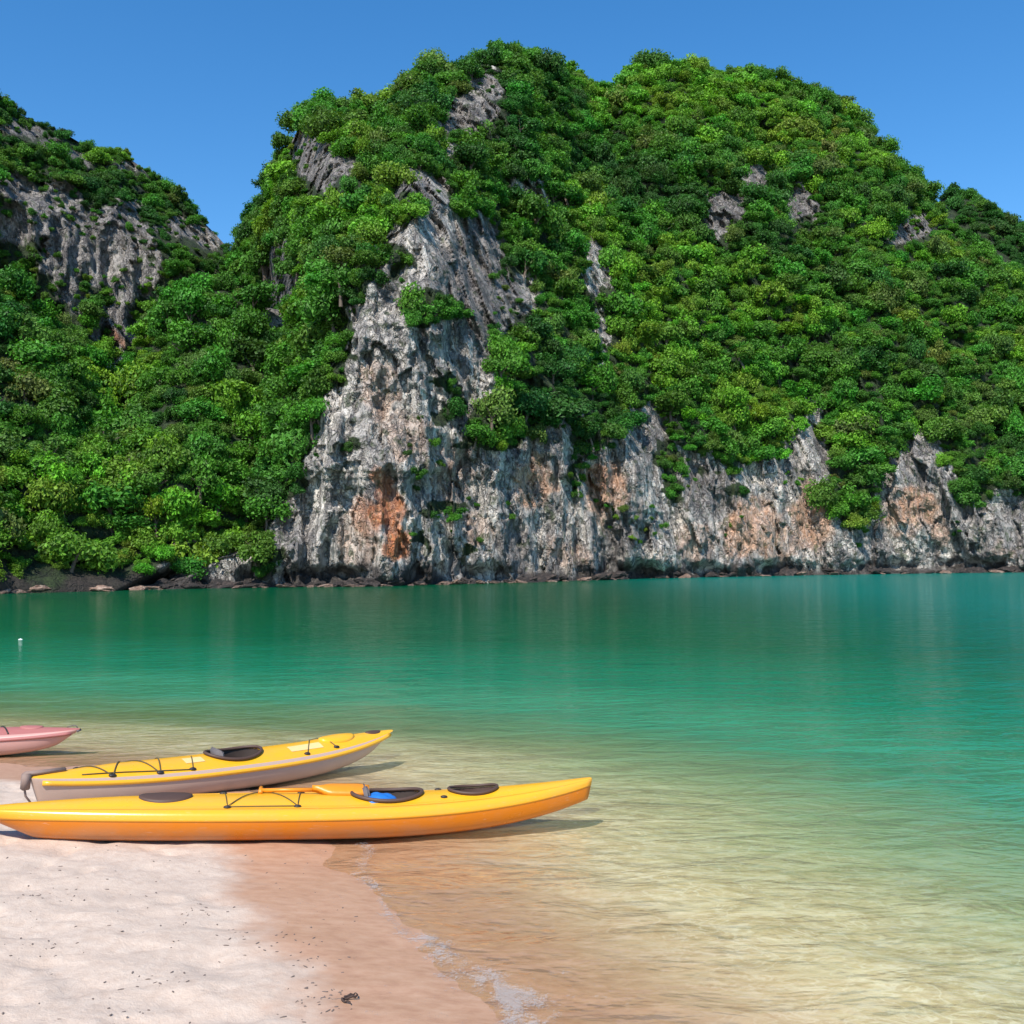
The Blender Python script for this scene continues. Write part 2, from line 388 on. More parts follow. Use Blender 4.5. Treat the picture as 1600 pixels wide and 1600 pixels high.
def cells(p, seed):
    i = np.floor(p).astype(np.int64); best = np.full(p.shape[:-1], 1e9); val = np.zeros(p.shape[:-1])
    for dx in (-1, 0, 1):
        for dy in (-1, 0, 1):
            for dz in (-1, 0, 1):
                c = i + np.array([dx, dy, dz]); h = [_hash(c[..., 0], c[..., 1], c[..., 2], seed + k) for k in range(4)]
                d = ((p - c - .5 - .45 * np.stack(h[:3], -1)) ** 2).sum(-1)
                k = d < best; best = np.where(k, d, best); val = np.where(k, h[3], val)
    return val
def cliff_relief(u, v, r):
    p = pos(u, v, r)
    a = fbm(p * np.array([.07, .07, .03]), 3, 31) * 3.2
    b = (ridged(p * np.array([.25, .25, .10]), 4, 41) - .6) * -1.15
    c = fbm(p * np.array([.75, .75, .35]), 4, 51) * .55 - .5 * np.clip(ridged(p * np.array([.6, .6, .22]), 3, 55) - .9, 0, 1)
    # blocky ledges
    st = vnoise(p * np.array([.12, .12, .33]), 61); st = (np.round(st * 3) / 3 * .6 + st * .4) * sstep(-.3, .4, vnoise(p * .05, 63)) * 1.1
    w_ = p + .5 * np.stack([fbm(p * .5, 2, 161), fbm(p * .5, 2, 165), fbm(p * .5, 2, 169)], -1)
    k1 = cells(w_ * np.array([.36, .36, .085]), 171) * .95; k2 = cells(w_ * np.array([.95, .95, .28]), 181) * .35
    return a + b + c + st + k1 + k2
def range_main(u, v, detail=True):
    top = smooth_interp(TOP_MAIN, u, 6) + 20
    f = np.clip(frac(u, v, top), -.06, 1)
    fc = np.interp(u, [0, 500, 640, 700, 800, 1000, 1600, 2100], [.30, .55, .72, .6, .30, .27, .15, .15])      # how far up it stays sheer
    g = .07 * np.clip(f / fc, 0, 1) + .93 * np.clip((f - fc) / (1 - fc), 0, 1) ** 1.25
    rnd = 1 - np.sqrt(np.clip(1 - f ** 2, 0, 1))
    S_ = np.interp(u, [300, 450, 700, 1000, 1300, 1600, 2100], [30, 34, 46, 58, 60, 40, 30])
    r = base_range(u) + S_ * (.62 * g + .38 * rnd)
    uc = np.interp(v, [100, 250, 430, 600, 900], [690, 640, 600, 585, 580])
    r = r - 5.5 * np.exp(-((u - uc) / np.where(u > uc, 150, 90)) ** 2) * sstep(-.05, .02, f)                                             # the bare prow
    r = r + 3 * np.exp(-((u - uc - 185) / 70) ** 2) * sstep(.3, .6, f)                                        # gully on its right
    r = r + 4.0 * np.exp(-((u - 945 + (v - 136) * .25) / 45) ** 2) * sstep(.35, .8, f)
    ub = interp(EDGE_SLOPE, v); r = r + 55 * sstep(0, 190, ub - u + 10)
    if detail:
        r = r + cliff_relief(u, v, r) * sstep(-.03, .03, f)
        # undercut at the tide line
        z = pos(u, v, r)[..., 2]
        und = .9 + 1.3 * vnoise(np.stack([p_u * .02 for p_u in (u, u * 0, u * 0)], -1), 67)
        r = r + und * np.exp(-((z - 1.0) / .9) ** 2) - 1.2 * sstep(.2, -.6, z)
    return r
def range_slope(u, v, detail=True):
    top = smooth_interp(TOP_SLOPE, u, 12) + 22
    f = np.clip(frac(u, v, top), -.06, 1)
    g = .75 * np.clip(f, 0, 1) ** 1.1 + .25 * (1 - np.sqrt(np.clip(1 - f ** 2, 0, 1)))
    r = base_range(u) + 36 * g
    ub = interp(EDGE_SLOPE, v); r = r + 75 * np.clip((u - ub) / 60, 0, 3) + 12 * sstep(-70, 0, u - ub)
    if detail:
        p = pos(u, v, r); r = r + fbm(p * .06, 3, 71) * 5 * sstep(0, .2, f) + fbm(p * .5, 3, 73) * .6
    return r
def range_peak(u, v, detail=True):
    top = smooth_interp(TOP_PEAK, u, 6) + 4
    f = np.clip((905 - v) / (905 - top), 0, 1)
    g = .45 * sstep(0, .58, f) + .08 * f + .47 * np.clip((f - .80) / .2, 0, 1) ** 1.3
    r = 142 + 42 * g + np.clip(u, -400, 500) * .012
    if detail: r = r + cliff_relief(u, v, r)
    return r
def range_back(u, v, detail=True):
    top = smooth_interp(TOP_BACK, u, 6) + 14
    f = np.clip((895 - v) / (895 - top), 0, 1)
    r = 235 + 50 * (.5 * f + .5 * (1 - np.sqrt(np.clip(1 - f ** 2, 0, 1))))
    if detail: r = r + cliff_relief(u, v, r)
    return r

def in_poly(u, v, poly):
    inside = np.zeros(np.shape(u), bool); n = len(poly)
    for i in range(n):
        (x1, y1), (x2, y2) = poly[i], poly[(i + 1) % n]
        if y1 == y2: continue
        c = ((y1 > v) != (y2 > v)) & (u < (x2 - x1) * (v - y1) / (y2 - y1) + x1)
        inside ^= c
    return inside
def ell(u, v, cx, cy, rx, ry): return ((u - cx) / rx) ** 2 + ((v - cy) / ry) ** 2 < 1
CLIFF = [(645, 245), (612, 300), (598, 345), (575, 430), (553, 490), (558, 560), (512, 600), (500, 660), (478, 720), (440, 790), (425, 850), (345, 875), (250, 885), (250, 960), (2100, 960), (2100, 790), (1600, 775),
         (1560, 770), (1510, 790), (1488, 770), (1480, 700), (1440, 680), (1405, 690), (1385, 735), (1345, 790), (1310, 760), (1300, 690), (1245, 660), (1215, 690), (1170, 715), (1100, 730), (1062, 690), (1020, 640), (985, 640), (965, 690),
         (905, 710), (880, 660), (850, 650), (822, 690), (790, 720), (745, 715), (735, 665), (790, 620), (770, 570), (790, 510), (835, 465), (800, 400), (760, 345), (720, 330), (690, 290)]
ROCKS = [(502, 245, 42, 56), (440, 440, 34, 62), (440, 395, 24, 36), (735, 180, 48, 26), (760, 130, 34, 24), (1132, 322, 34, 36), (1242, 320, 42, 30), (1180, 262, 26, 16), (1425, 362, 46, 28), (830, 300, 22, 30), (925, 420, 20, 40),
         (690, 225, 18, 14), (820, 290, 16, 22), (25, 325, 38, 52), (92, 358, 46, 78), (188, 392, 60, 80), (110, 455, 18, 30), (185, 505, 34, 76), (285, 355, 50, 22), (20, 200, 36, 16), (80, 225, 20, 16), (130, 240, 20, 12), (215, 262, 30, 10), (25, 200, 40, 14), (320, 370, 26, 16), (150, 350, 16, 26), (1280, 640, 18, 50), (1010, 640, 14, 30), (930, 520, 16, 50),
         (940, 440, 14, 30), (905, 640, 10, 25)]
PLANTS_ON_CLIFF = [(665, 482, 48, 24), (700, 640, 22, 22), (620, 400, 22, 26), (735, 690, 40, 20), (700, 795, 30, 14), (1340, 765, 34, 60), (1050, 735, 16, 45), (1180, 690, 40, 22), (560, 700, 18, 14), (1150, 770, 12, 20), (690, 600, 18, 14),
                   (740, 855, 18, 10), (905, 740, 10, 30), (640, 320, 14, 20), (420, 880, 25, 30), (770, 660, 36, 40), (470, 750, 16, 22), (665, 850, 12, 10)]
def rock_mask(u, v):
    p = np.stack([u * .035, v * .035, np.zeros_like(u)], -1)
    uu = u + 16 * fbm(p, 3, 81); vv = v + 16 * fbm(p, 3, 85)
    m = in_poly(uu, vv, CLIFF)
    for e in PLANTS_ON_CLIFF: m &= ~ell(uu, vv, *e)
    for e in ROCKS: m |= ell(uu, vv, *e)
    return m
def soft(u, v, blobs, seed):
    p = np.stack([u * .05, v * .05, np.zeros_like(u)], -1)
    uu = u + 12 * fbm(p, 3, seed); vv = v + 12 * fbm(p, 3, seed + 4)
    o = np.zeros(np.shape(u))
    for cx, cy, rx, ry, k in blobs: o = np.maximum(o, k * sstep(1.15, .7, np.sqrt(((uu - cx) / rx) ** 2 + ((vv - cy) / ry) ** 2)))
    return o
RUST = [(600, 752, 20, 30, .8), (605, 800, 30, 38, 1), (612, 850, 24, 34, 1), (572, 810, 20, 40, .55), (935, 748, 20, 22, .8), (940, 770, 25, 28, .35), (1280, 790, 12, 30, .4), (1420, 790, 30, 18, .35), (180, 535, 18, 22, .6)]
PEACH = [(830, 760, 36, 46, 1), (945, 770, 34, 46, .95), (1170, 825, 44, 46, .95), (1265, 810, 36, 60, .95), (1425, 800, 48, 36, .95), (1470, 830, 18, 30, .6), (1215, 850, 40, 26, .7), (740, 830, 30, 30, .45), (890, 860, 40, 20, .5), (560, 850, 40, 50, .45),
         (590, 620, 30, 60, .5), (640, 680, 40, 40, .4), (700, 740, 40, 50, .35), (1090, 850, 30, 26, .5), (1560, 860, 26, 16, .3)]
DARK_GREY = [(120, 380, 330, 190, .68), (30, 190, 180, 60, 1), (745, 440, 75, 110, .9), (640, 300, 40, 50, .8), (610, 400, 30, 50, .5), (790, 520, 60, 70, .8), (1110, 770, 56, 46, .8), (980, 830, 46, 44, .75), (1300, 720, 26, 60, .6), (1560, 830, 60, 50, .6), (700, 750, 26, 34, .6), (800, 850, 26, 50, .7), (460, 800, 30, 60, .55),
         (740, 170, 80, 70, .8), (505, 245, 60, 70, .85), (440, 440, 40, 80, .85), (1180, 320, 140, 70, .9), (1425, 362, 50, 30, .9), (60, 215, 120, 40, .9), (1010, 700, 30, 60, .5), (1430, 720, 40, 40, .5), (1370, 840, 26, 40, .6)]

HILLS = []
def build_hill(name, rng_fn, top_tab, lift, u0, u1, du, rows, power, back, vbot):
    u = np.arange(u0, u1 + du, du, dtype=float)
    top = smooth_interp(top_tab, u, 6) + lift
    vb = vbot(u)
    t = np.linspace(0, 1, rows) ** power
    V = vb[None, :] + (top - vb)[None, :] * t[:, None]; U = np.broadcast_to(u, V.shape).copy()
    r = rng_fn(U, V); P = pos(U, V, r)
    # the far side, coming down behind the crest
    crest = P[-1]; rad = crest[:, :2] / np.linalg.norm(crest[:, :2], axis=1)[:, None]
    extra = []
    for k in range(1, 15):
        q = k / 14; c = crest.copy()
        c[:, :2] += rad * (back * q); c[:, 2] = crest[:, 2] * (1 - q ** 1.7) - 4 * q ** 3
        c += fbm(c * .09, 3, 91)[:, None] * np.array([1.0, 1.0, 1.5]) * min(1, k / 3)
        extra.append(c)
    allP = np.concatenate([P] + [e[None] for e in extra]); nr, nc = allP.shape[:2]
    UU, VV = U.ravel(), V.ravel(); nb = 14 * nc
    rk = rock_mask(UU, VV); veg = np.concatenate([np.where(rk, 0.0, 1.0), np.ones(nb)])
    z = P[..., 2].ravel()
    p3 = P.reshape(-1, 3)
    tide = sstep(1.9, .7, z + 1.2 * fbm(p3 * .35, 3, 95))
    me = mesh_np(name, allP.reshape(-1, 3), grid_faces(nr, nc)[:, ::-1], MAT_ROCK)
    zpad = np.zeros(nb)
    attr(me, 'veg', veg); attr(me, 'tide', np.concatenate([tide, zpad]))
    attr(me, 'rust', np.concatenate([soft(UU, VV, RUST, 101), zpad])); attr(me, 'peach', np.concatenate([soft(UU, VV, PEACH, 111), zpad]))
    attr(me, 'shade', np.concatenate([soft(UU, VV, DARK_GREY, 121), zpad]))  # 'shade' holds the rock's own dark grey patches
    o = tag(link(name, me), kind='structure')
    HILLS.append(dict(name=name, U=np.concatenate([U, np.repeat(U[-1:], 14, 0)]), V=np.concatenate([V, np.repeat(V[-1:] - 1, 14, 0)]), P=allP, nfront=rows, fn=rng_fn, top=top_tab, lift=lift))
    return o
wl = lambda u: smooth_interp(WATERLINE, u, 40) + 30
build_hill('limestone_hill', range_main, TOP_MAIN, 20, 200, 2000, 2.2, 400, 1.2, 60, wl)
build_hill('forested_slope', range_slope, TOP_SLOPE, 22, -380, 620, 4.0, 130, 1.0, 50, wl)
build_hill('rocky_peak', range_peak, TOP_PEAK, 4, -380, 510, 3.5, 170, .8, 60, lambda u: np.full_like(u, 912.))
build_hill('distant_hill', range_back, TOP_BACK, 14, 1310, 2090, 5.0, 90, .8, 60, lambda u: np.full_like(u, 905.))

# ------------------------------------------------------------------ trees
ICO = None
def icosa():
    bm = bmesh.new(); bm.free()
    v = np.array([(1, 0, 0), (0, 1, 0), (-1, 0, 0), (0, -1, 0), (0, 0, 1), (0, 0, -1)], float)
    f = np.array([(0, 1, 4), (1, 2, 4), (2, 3, 4), (3, 0, 4), (1, 0, 5), (2, 1, 5), (3, 2, 5), (0, 3, 5)]); return v, f
ICO_V, ICO_F = icosa()
def crown_data(seed, leaves, size, habit=0):
    """unit crown (radius about 1, base near z=0): leaf sprays on the outside of many uneven lobes, dark cores inside"""
    g = np.random.default_rng(seed)
    n = (g.integers(9, 14), g.integers(14, 20), g.integers(8, 12), g.integers(16, 24))[habit]; C = []
    for k in range(n):
        a = g.uniform(0, 2 * math.pi); q = math.sqrt(g.uniform(0, 1)) * .78
        z = (.55 + .75 * (1 - q * .9) * g.uniform(.1, 1.0), .35 + 1.5 * (1 - q * 1.1) * g.uniform(.2, 1.0), .75 + .3 * g.uniform(0, 1), .35 + .95 * g.uniform(0, 1) * (1.1 - q))[habit]
        C.append((q * math.cos(a), q * math.sin(a), z))
    C = np.array(C); rad = g.uniform(*((.24, .46), (.18, .34), (.26, .42), (.13, .32))[habit], n)
    V, F, var = [], [], []
    for c, r in zip(C, rad):
        F.append(np.concatenate([ICO_F, ICO_F[:, 2:3]], 1) + sum(len(x) for x in V)); V.append(ICO_V * r * .72 * (1 + .2 * g.standard_normal((len(ICO_V), 1))) + c); var.append(np.full(len(ICO_V), .55))  # cores coloured darker, painting the inner shade of the crown
    tri_F = [f[:, :3] for f in F]; cnt = sum(len(x) for x in V)
    k = g.choice(n, leaves * 2, p=rad ** 2 / (rad ** 2).sum())
    d = g.standard_normal((leaves * 2, 3)); d[:, 2] = d[:, 2] + .35; d /= np.linalg.norm(d, axis=1)[:, None]
    P = C[k] + d * (rad[k] * (.62 + .85 * g.random(leaves * 2) ** 1.7))[:, None] * np.array([1.1, 1.1, .9])
    ok = np.ones(len(P), bool)
    for c, r in zip(C, rad): ok &= np.linalg.norm(P - c, axis=1) > r * .66
    P, d, k = P[ok][:leaves], d[ok][:leaves], k[ok][:leaves]; m = len(P)
    nn = d + .7 * g.standard_normal((m, 3)) + np.array([0, 0, .25]); nn /= np.linalg.norm(nn, axis=1)[:, None]
    a = np.cross(nn, g.standard_normal((m, 3))); a /= np.linalg.norm(a, axis=1)[:, None]; b = np.cross(nn, a)
    L = (size * g.uniform(.6, 1.35, m))[:, None]; W = L * g.uniform(.45, .8, m)[:, None]
    bend = nn * L * .22
    quad = np.stack([P - a * L - bend, P + b * W, P + a * L - bend, P - b * W], 1)
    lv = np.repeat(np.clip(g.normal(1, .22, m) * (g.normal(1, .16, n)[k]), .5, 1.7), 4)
    tris = np.concatenate([np.stack([cnt + np.arange(m) * 4 + i for i in t], 1) for t in ((0, 1, 2), (0, 2, 3))])
    return np.concatenate(V + [quad.reshape(-1, 3)]), np.concatenate(tri_F + [tris]), np.concatenate(var + [lv])
VAR_NEAR = [crown_data(200 + k, 1700, .076, (0, 1, 3, 0, 2, 3, 0, 1, 3, 3, 0, 2)[k]) for k in range(12)]
CROWN_ME, CROWN_FAR = [], []
for k, (v, f, a) in enumerate(VAR_NEAR):
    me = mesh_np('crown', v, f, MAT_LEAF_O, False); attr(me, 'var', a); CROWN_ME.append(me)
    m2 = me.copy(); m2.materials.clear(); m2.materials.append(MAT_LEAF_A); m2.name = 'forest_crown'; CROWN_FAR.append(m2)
TRUNK_ME = []
for k in range(3):
    bm = bmesh.new(); g = random.Random(k)
    tube(bm, [(0, 0, -.5), (.02, 0, .1), (.05 * g.uniform(-1, 1), .05, .5), (.06, .04, 1.0)], [.085, .065, .05, .02], 6)
    for j in range(4):
        a = 1.57 * j + g.uniform(-.5, .5); h = .25 + .1 * j
        tube(bm, [(.02, .02, h), (.3 * math.cos(a), .3 * math.sin(a), h + .28), (.55 * math.cos(a), .55 * math.sin(a), h + .42)], [.035, .025, .01], 5)
    me = bpy.data.meshes.new('trunk'); bm.to_mesh(me); bm.free(); me.materials.append(MAT_BARK); TRUNK_ME.append(me)

def visible_limit(u, v):
    """nearest hill range seen at a picture point"""
    lim = np.full(np.shape(u), 1e9)
    for h in HILLS:
        top = smooth_interp(h['top'], u, 6) + h['lift'] - 24
        inside = (v > top)
        lim = np.where(inside, np.minimum(lim, h['fn'](u, np.maximum(v, top + 24), False)), lim)
    return lim
def sample_hill(h, spacing, rmin, rmax, tries, keep_fn):
    P = h['P']; a = P[:-1, :-1]; b = P[:-1, 1:]; c = P[1:, :-1]
    nrm = np.cross(b - a, c - a); area = np.linalg.norm(nrm, axis=-1)
    area[h['nfront'] + 4:] = 0
    pr = (area / area.sum()).ravel(); idx = rng.choice(pr.size, tries, p=pr)
    i, j = np.unravel_index(idx, area.shape); fu, fv = rng.random(tries), rng.random(tries)
    pt = a[i, j] + (b - a)[i, j] * fu[:, None] + (c - a)[i, j] * fv[:, None]
    n = nrm[i, j] / (area[i, j][:, None] + 1e-9)
    n = np.where(((pt - np.array([0, 0, CAM_H])) * n).sum(1)[:, None] > 0, -n, n)
    uu, vv = project(pt)
    front = i < h['nfront']
    ok = keep_fn(uu, vv, pt, n, front)
    out = []; cell = {}
    for q in np.nonzero(ok)[0]:
        p = pt[q]; key = tuple((p // spacing).astype(int)); good = True
        for dx in (-1, 0, 1):
            for dy in (-1, 0, 1):
                for dz in (-1, 0, 1):
                    for o in cell.get((key[0] + dx, key[1] + dy, key[2] + dz), ()):
                        if (o[0] - p[0]) ** 2 + (o[1] - p[1]) ** 2 + (o[2] - p[2]) ** 2 < spacing ** 2: good = False; break
        if good:
            cell.setdefault(key, []).append(p)
            out.append((p, n[q], rmin + (rmax - rmin) * rng.random() ** 1.6, uu[q], vv[q], bool(front[q])))
    return out
def keep_green(uu, vv, pt, n, front):
    ok = (pt[:, 2] > 2.2) & ((pt[:, 2] > 6) | (uu < 400) | (uu > 1350)) & (uu > -380) & (uu < 2000)
    near_rock = sum(rock_mask(uu + a, vv + b).astype(int) for a, b in ((-16, 0), (16, 0), (0, 16), (0, -22)))
    ok &= ~((rock_mask(uu, vv - 8) | rock_mask(uu, vv - 26) | (near_rock > 2)) & front)
    ok &= ~((uu < 150) & (vv < 250) & (fbm(pt * .2, 2, 151) < -.1))
    return ok
trees = []
TREE_LABELS = []
for h, sp, r0, r1, tries in ((HILLS[0], 1.42, .7, 2.55, 42000), (HILLS[1], 1.4, .7, 2.7, 19000), (HILLS[2], 1.5, .6, 1.9, 14000), (HILLS[3], 2.2, 1.2, 2.8, 6000)):
    for t in sample_hill(h, sp, r0, r1, tries, keep_green): trees.append((h['name'],) + t)
# drop what no one could see
T_p = np.array([t[1] for t in trees]); T_u = np.array([t[4] for t in trees]); T_v = np.array([t[5] for t in trees])
T_rg = np.hypot(T_p[:, 0], T_p[:, 1]); lim = visible_limit(T_u, T_v)
seen = T_rg < lim + 9
trees = [t for t, k in zip(trees, seen) if k]; T_rg = T_rg[seen]; T_u = T_u[seen]; T_v = T_v[seen]; T_front = (T_rg < lim[seen] + 4) & np.array([t[6] for t in trees])
T_r = np.array([t[3] for t in trees])

GREENS = {'dark': (.040, .125, .018), 'mid': (.074, .200, .020), 'bright': (.140, .290, .022), 'olive': (.115, .190, .032)}
def tint_of(p, u, v):
    q = .95 * float(vnoise(np.array(p) * .05, 131)) + .75 * float(vnoise(np.array(p) * .16, 133)) + .22 * random.gauss(0, 1)
    if u < 420 and v > 560: q += .3
    if q > .48: kind = 'bright'
    elif q < -.45: kind = 'dark'
    elif random.random() < .13: kind = 'olive'
    else: kind = 'mid'
    c = [x * random.uniform(.82, 1.2) for x in GREENS[kind]]; c[0] *= random.uniform(.8, 1.1)
    return kind, c
score = T_r / T_rg * T_front * ((T_u > 10) & (T_u < 1590) & (T_v > 30))
single = set(np.argsort(-score)[:298].tolist())
LANDMARKS = [(605, 800, 'the rust-orange stain'), (600, 430, 'the bare grey prow'), (945, 136, 'the notch between the two summits'), (740, 175, 'the main summit rock patch'),
             (505, 245, 'the left shoulder rock patch'), (440, 430, 'the dark cleft beside the prow'), (1190, 320, 'the high right rock scars'), (1425, 360, 'the right ridge rock scar'),
             (830, 760, 'the left peach cliff patch'), (942, 765, 'the right peach cliff patch'), (1265, 810, 'the broad peach cliff face'), (1425, 805, 'the rock hollow at far right'), (780, 460, 'the dark grey slab'),
             (185, 410, 'the far left pale rock band'), (80, 370, 'the far left streaked rock'), (370, 400, 'the gap between the two hills'), (180, 520, 'the reddish left rock foot'), (300, 870, 'the dark left shore cave'),
             (60, 910, 'the pink shore ledges'), (1560, 830, 'the right-edge blue-grey rock'), (1490, 290, 'the farther right knoll'), (1100, 100, 'the right summit'), (790, 70, 'the main summit'), (1000, 660, 'the grey mid-cliff ribs'), (1300, 640, 'the upper grey crack')]
def where_is(u, v):
    d = [math.hypot(u - a, v - b) for a, b, t in LANDMARKS]; k = int(np.argmin(d)); a, b, t = LANDMARKS[k]
    ang = math.degrees(math.atan2(b - v, u - a)) % 360
    if d[k] < 22: return 'right beside ' + t
    w_ = ['right of', 'upper right of', 'above', 'upper left of', 'left of', 'lower left of', 'below', 'lower right of'][int((ang + 22.5) // 45) % 8]
    return ('just ' if d[k] < 75 else '' if d[k] < 150 else 'well ') + w_ + ' ' + t
KIND_WORD = {'dark': 'dark green', 'mid': 'green', 'bright': 'yellow-green', 'olive': 'dull olive'}
bulk = []      # point, turn, scale xyz, crown kind, colour
for i, (hname, p, n, r, u, v, front) in enumerate(trees):
    kind, c = tint_of(p, u, v)
    lean = (random.gauss(0, .20), random.gauss(0, .20)); sx, sy = random.uniform(.78, 1.35), random.uniform(.78, 1.35)
    hz = Vector((n[0], n[1], 0)) * .35 * r
    base = Vector(p) + hz - Vector((0, 0, r * (.62 - .3 * abs(n[2]))))
    rot = random.uniform(0, 6.283); hgt = random.uniform(.75, 1.45)
    k = random.randrange(12)
    if i in single:
        e = bpy.data.objects.new('tree', None); col.objects.link(e); e.empty_display_size = .3
        e.location = base; e.rotation_euler = (lean[0], lean[1], rot); e.scale = (r * sx, r * sy, r * hgt)
        cu, cvv = project(np.array(base) + np.array([0, 0, r]))
        size = 'broad' if r > 2.2 else 'small' if r < 1.7 else 'rounded'
        tag(e, None, 'tree', 'trees covering the limestone hills')
        TREE_LABELS.append((size + ' ' + KIND_WORD[kind] + ' tree ' + where_is(float(cu), float(cvv)), min(math.hypot(cu - a, cvv - b) for a, b, t in LANDMARKS), e))
        o = link('trunk', TRUNK_ME[k % 3], e)
        o = link('crown', CROWN_ME[k], e); o.color = (*c, 1)
    else:
        bulk.append((tuple(base), (*lean, rot), (r * sx, r * sy, r * hgt), k, c))
# low shrubs and creepers over the edges of the bare rock, as part of the same uncountable growth
def keep_shrub(uu, vv, pt, n, front):
    rk = rock_mask(uu, vv)
    q = fbm(pt * .14, 3, 141)
    return front & rk & (pt[:, 2] > 3.5) & (q > np.where((uu < 330) & (vv < 560), -.25, .22))
for text in set(t[0] for t in TREE_LABELS):
    same = sorted((t for t in TREE_LABELS if t[0] == text), key=lambda t: t[1])
    for k, t in enumerate(same):
        t[2]['label'] = text if len(same) == 1 else ('closest ', 'second closest ', 'third closest ', 'fourth closest ', 'fifth closest ', 'sixth closest ', 'seventh closest ', 'eighth closest ', 'ninth closest ', 'tenth closest ', 'eleventh closest ', 'twelfth closest ', 'farthest ')[min(k, 12)] + text
def keep_under(uu, vv, pt, n, front): return front & (pt[:, 2] > 1.3) & (uu > -60) & (uu < 1680) & ~rock_mask(uu, vv) & ~rock_mask(uu, vv - 12)
und = []
for h, sp, tries in ((HILLS[0], 1.4, 16000), (HILLS[1], 1.3, 10000), (HILLS[2], 1.3, 9000), (HILLS[3], 2.0, 5000)): und += sample_hill(h, sp, .6, 1.25, tries, keep_under)
up = np.array([t[0] for t in und]); ulim = visible_limit(np.array([t[3] for t in und]), np.array([t[4] for t in und]))
und = [t for t, k in zip(und, np.hypot(up[:, 0], up[:, 1]) < ulim + 5) if k]
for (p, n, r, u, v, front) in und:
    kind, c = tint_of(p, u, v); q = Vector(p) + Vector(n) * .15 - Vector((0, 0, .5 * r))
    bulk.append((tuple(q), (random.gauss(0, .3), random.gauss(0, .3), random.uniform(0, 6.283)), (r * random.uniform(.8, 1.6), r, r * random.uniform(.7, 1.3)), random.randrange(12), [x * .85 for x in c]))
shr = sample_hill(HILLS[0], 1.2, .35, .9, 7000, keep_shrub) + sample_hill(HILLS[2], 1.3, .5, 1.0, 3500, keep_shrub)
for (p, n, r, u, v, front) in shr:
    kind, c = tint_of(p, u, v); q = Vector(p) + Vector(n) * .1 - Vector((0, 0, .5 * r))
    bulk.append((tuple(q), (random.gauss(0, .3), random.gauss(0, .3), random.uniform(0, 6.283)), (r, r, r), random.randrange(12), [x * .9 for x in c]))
me = bpy.data.meshes.new('forest'); me.from_pydata([b[0] for b in bulk], [], [])
a_ = me.attributes.new('turn', 'FLOAT_VECTOR', 'POINT'); a_.data.foreach_set('vector', np.array([b[1] for b in bulk], np.float32).ravel())
a_ = me.attributes.new('size', 'FLOAT_VECTOR', 'POINT'); a_.data.foreach_set('vector', np.array([b[2] for b in bulk], np.float32).ravel())
a_ = me.attributes.new('pick', 'INT', 'POINT'); a_.data.foreach_set('value', np.array([b[3] for b in bulk], np.int32))
attr(me, 'col', np.array([b[4] for b in bulk]))
forest = tag(link('forest', me), kind='stuff')
kinds = bpy.data.collections.new('crown_kinds')
for k, m_ in enumerate(CROWN_FAR): kinds.objects.link(bpy.data.objects.new('crown_kind_%02d' % k, m_))
ng = bpy.data.node_groups.new('forest', 'GeometryNodeTree')
ng.interface.new_socket('Geometry', in_out='INPUT', socket_type='NodeSocketGeometry'); ng.interface.new_socket('Geometry', in_out='OUTPUT', socket_type='NodeSocketGeometry')
N = ng.nodes.new; gi = N('NodeGroupInput'); go = N('NodeGroupOutput'); iop = N('GeometryNodeInstanceOnPoints'); ci = N('GeometryNodeCollectionInfo')
ci.inputs['Collection'].default_value = kinds; ci.inputs['Separate Children'].default_value = True; ci.inputs['Reset Children'].default_value = True
def named(nm, typ):
    nd = N('GeometryNodeInputNamedAttribute'); nd.data_type = typ; nd.inputs['Name'].default_value = nm; return nd.outputs[0]
e2r = N('FunctionNodeEulerToRotation'); ng.links.new(named('turn', 'FLOAT_VECTOR'), e2r.inputs[0])
m2p = N('GeometryNodeMeshToPoints')
ng.links.new(gi.outputs[0], m2p.inputs[0]); ng.links.new(m2p.outputs[0], iop.inputs['Points'])
ng.links.new(ci.outputs[0], iop.inputs['Instance']); iop.inputs['Pick Instance'].default_value = True
ng.links.new(named('pick', 'INT'), iop.inputs['Instance Index']); ng.links.new(e2r.outputs[0], iop.inputs['Rotation']); ng.links.new(named('size', 'FLOAT_VECTOR'), iop.inputs['Scale'])
ng.links.new(iop.outputs[0], go.inputs[0])
md = forest.modifiers.new('forest', 'NODES'); md.node_group = ng

# ------------------------------------------------------------------ shore rocks
def boulder_mesh(seed, flat):
    bm = bmesh.new(); bmesh.ops.create_icosphere(bm, subdivisions=3, radius=1)
    v = np.array([x.co[:] for x in bm.verts])
    d = 1 + .35 * vnoise(v * 1.3, seed) + .22 * (1 - 2 * np.abs(vnoise(v * 2.4, seed + 1))) + .08 * vnoise(v * 5, seed + 2)
    v = v * d[:, None]; v[:, 2] *= flat
    for x, q in zip(bm.verts, v): x.co = q
    me = bpy.data.meshes.new('boulder'); bm.to_mesh(me); bm.free()
    return me
def shore_rock_mat(name, a, b, c):
    m = M(name); co = m.coords(); n1 = m.noise(co, 1.6, 6, .65); n2 = m.noise(co, 6, 5, .65)
    oi = m.n('ShaderNodeObjectInfo').outputs['Random']
    cc = m.ramp(m.math('ADD', m.math('MULTIPLY', n1, .6), m.math('MULTIPLY', n2, .4)), [(.34, a), (.5, b), (.66, c)])
    cc = m.mix(m.math('MULTIPLY', oi, .5), cc, (*[x * .55 for x in b], 1))
    return m.done(m.bsdf(Base_Color=cc, Roughness=.8, Normal=m.bump(m.math('ADD', n1, n2), 1, .25)))
MAT_DARKROCK = shore_rock_mat('dark_shore_rock', (.010, .009, .009), (.032, .024, .021), (.15, .105, .085))
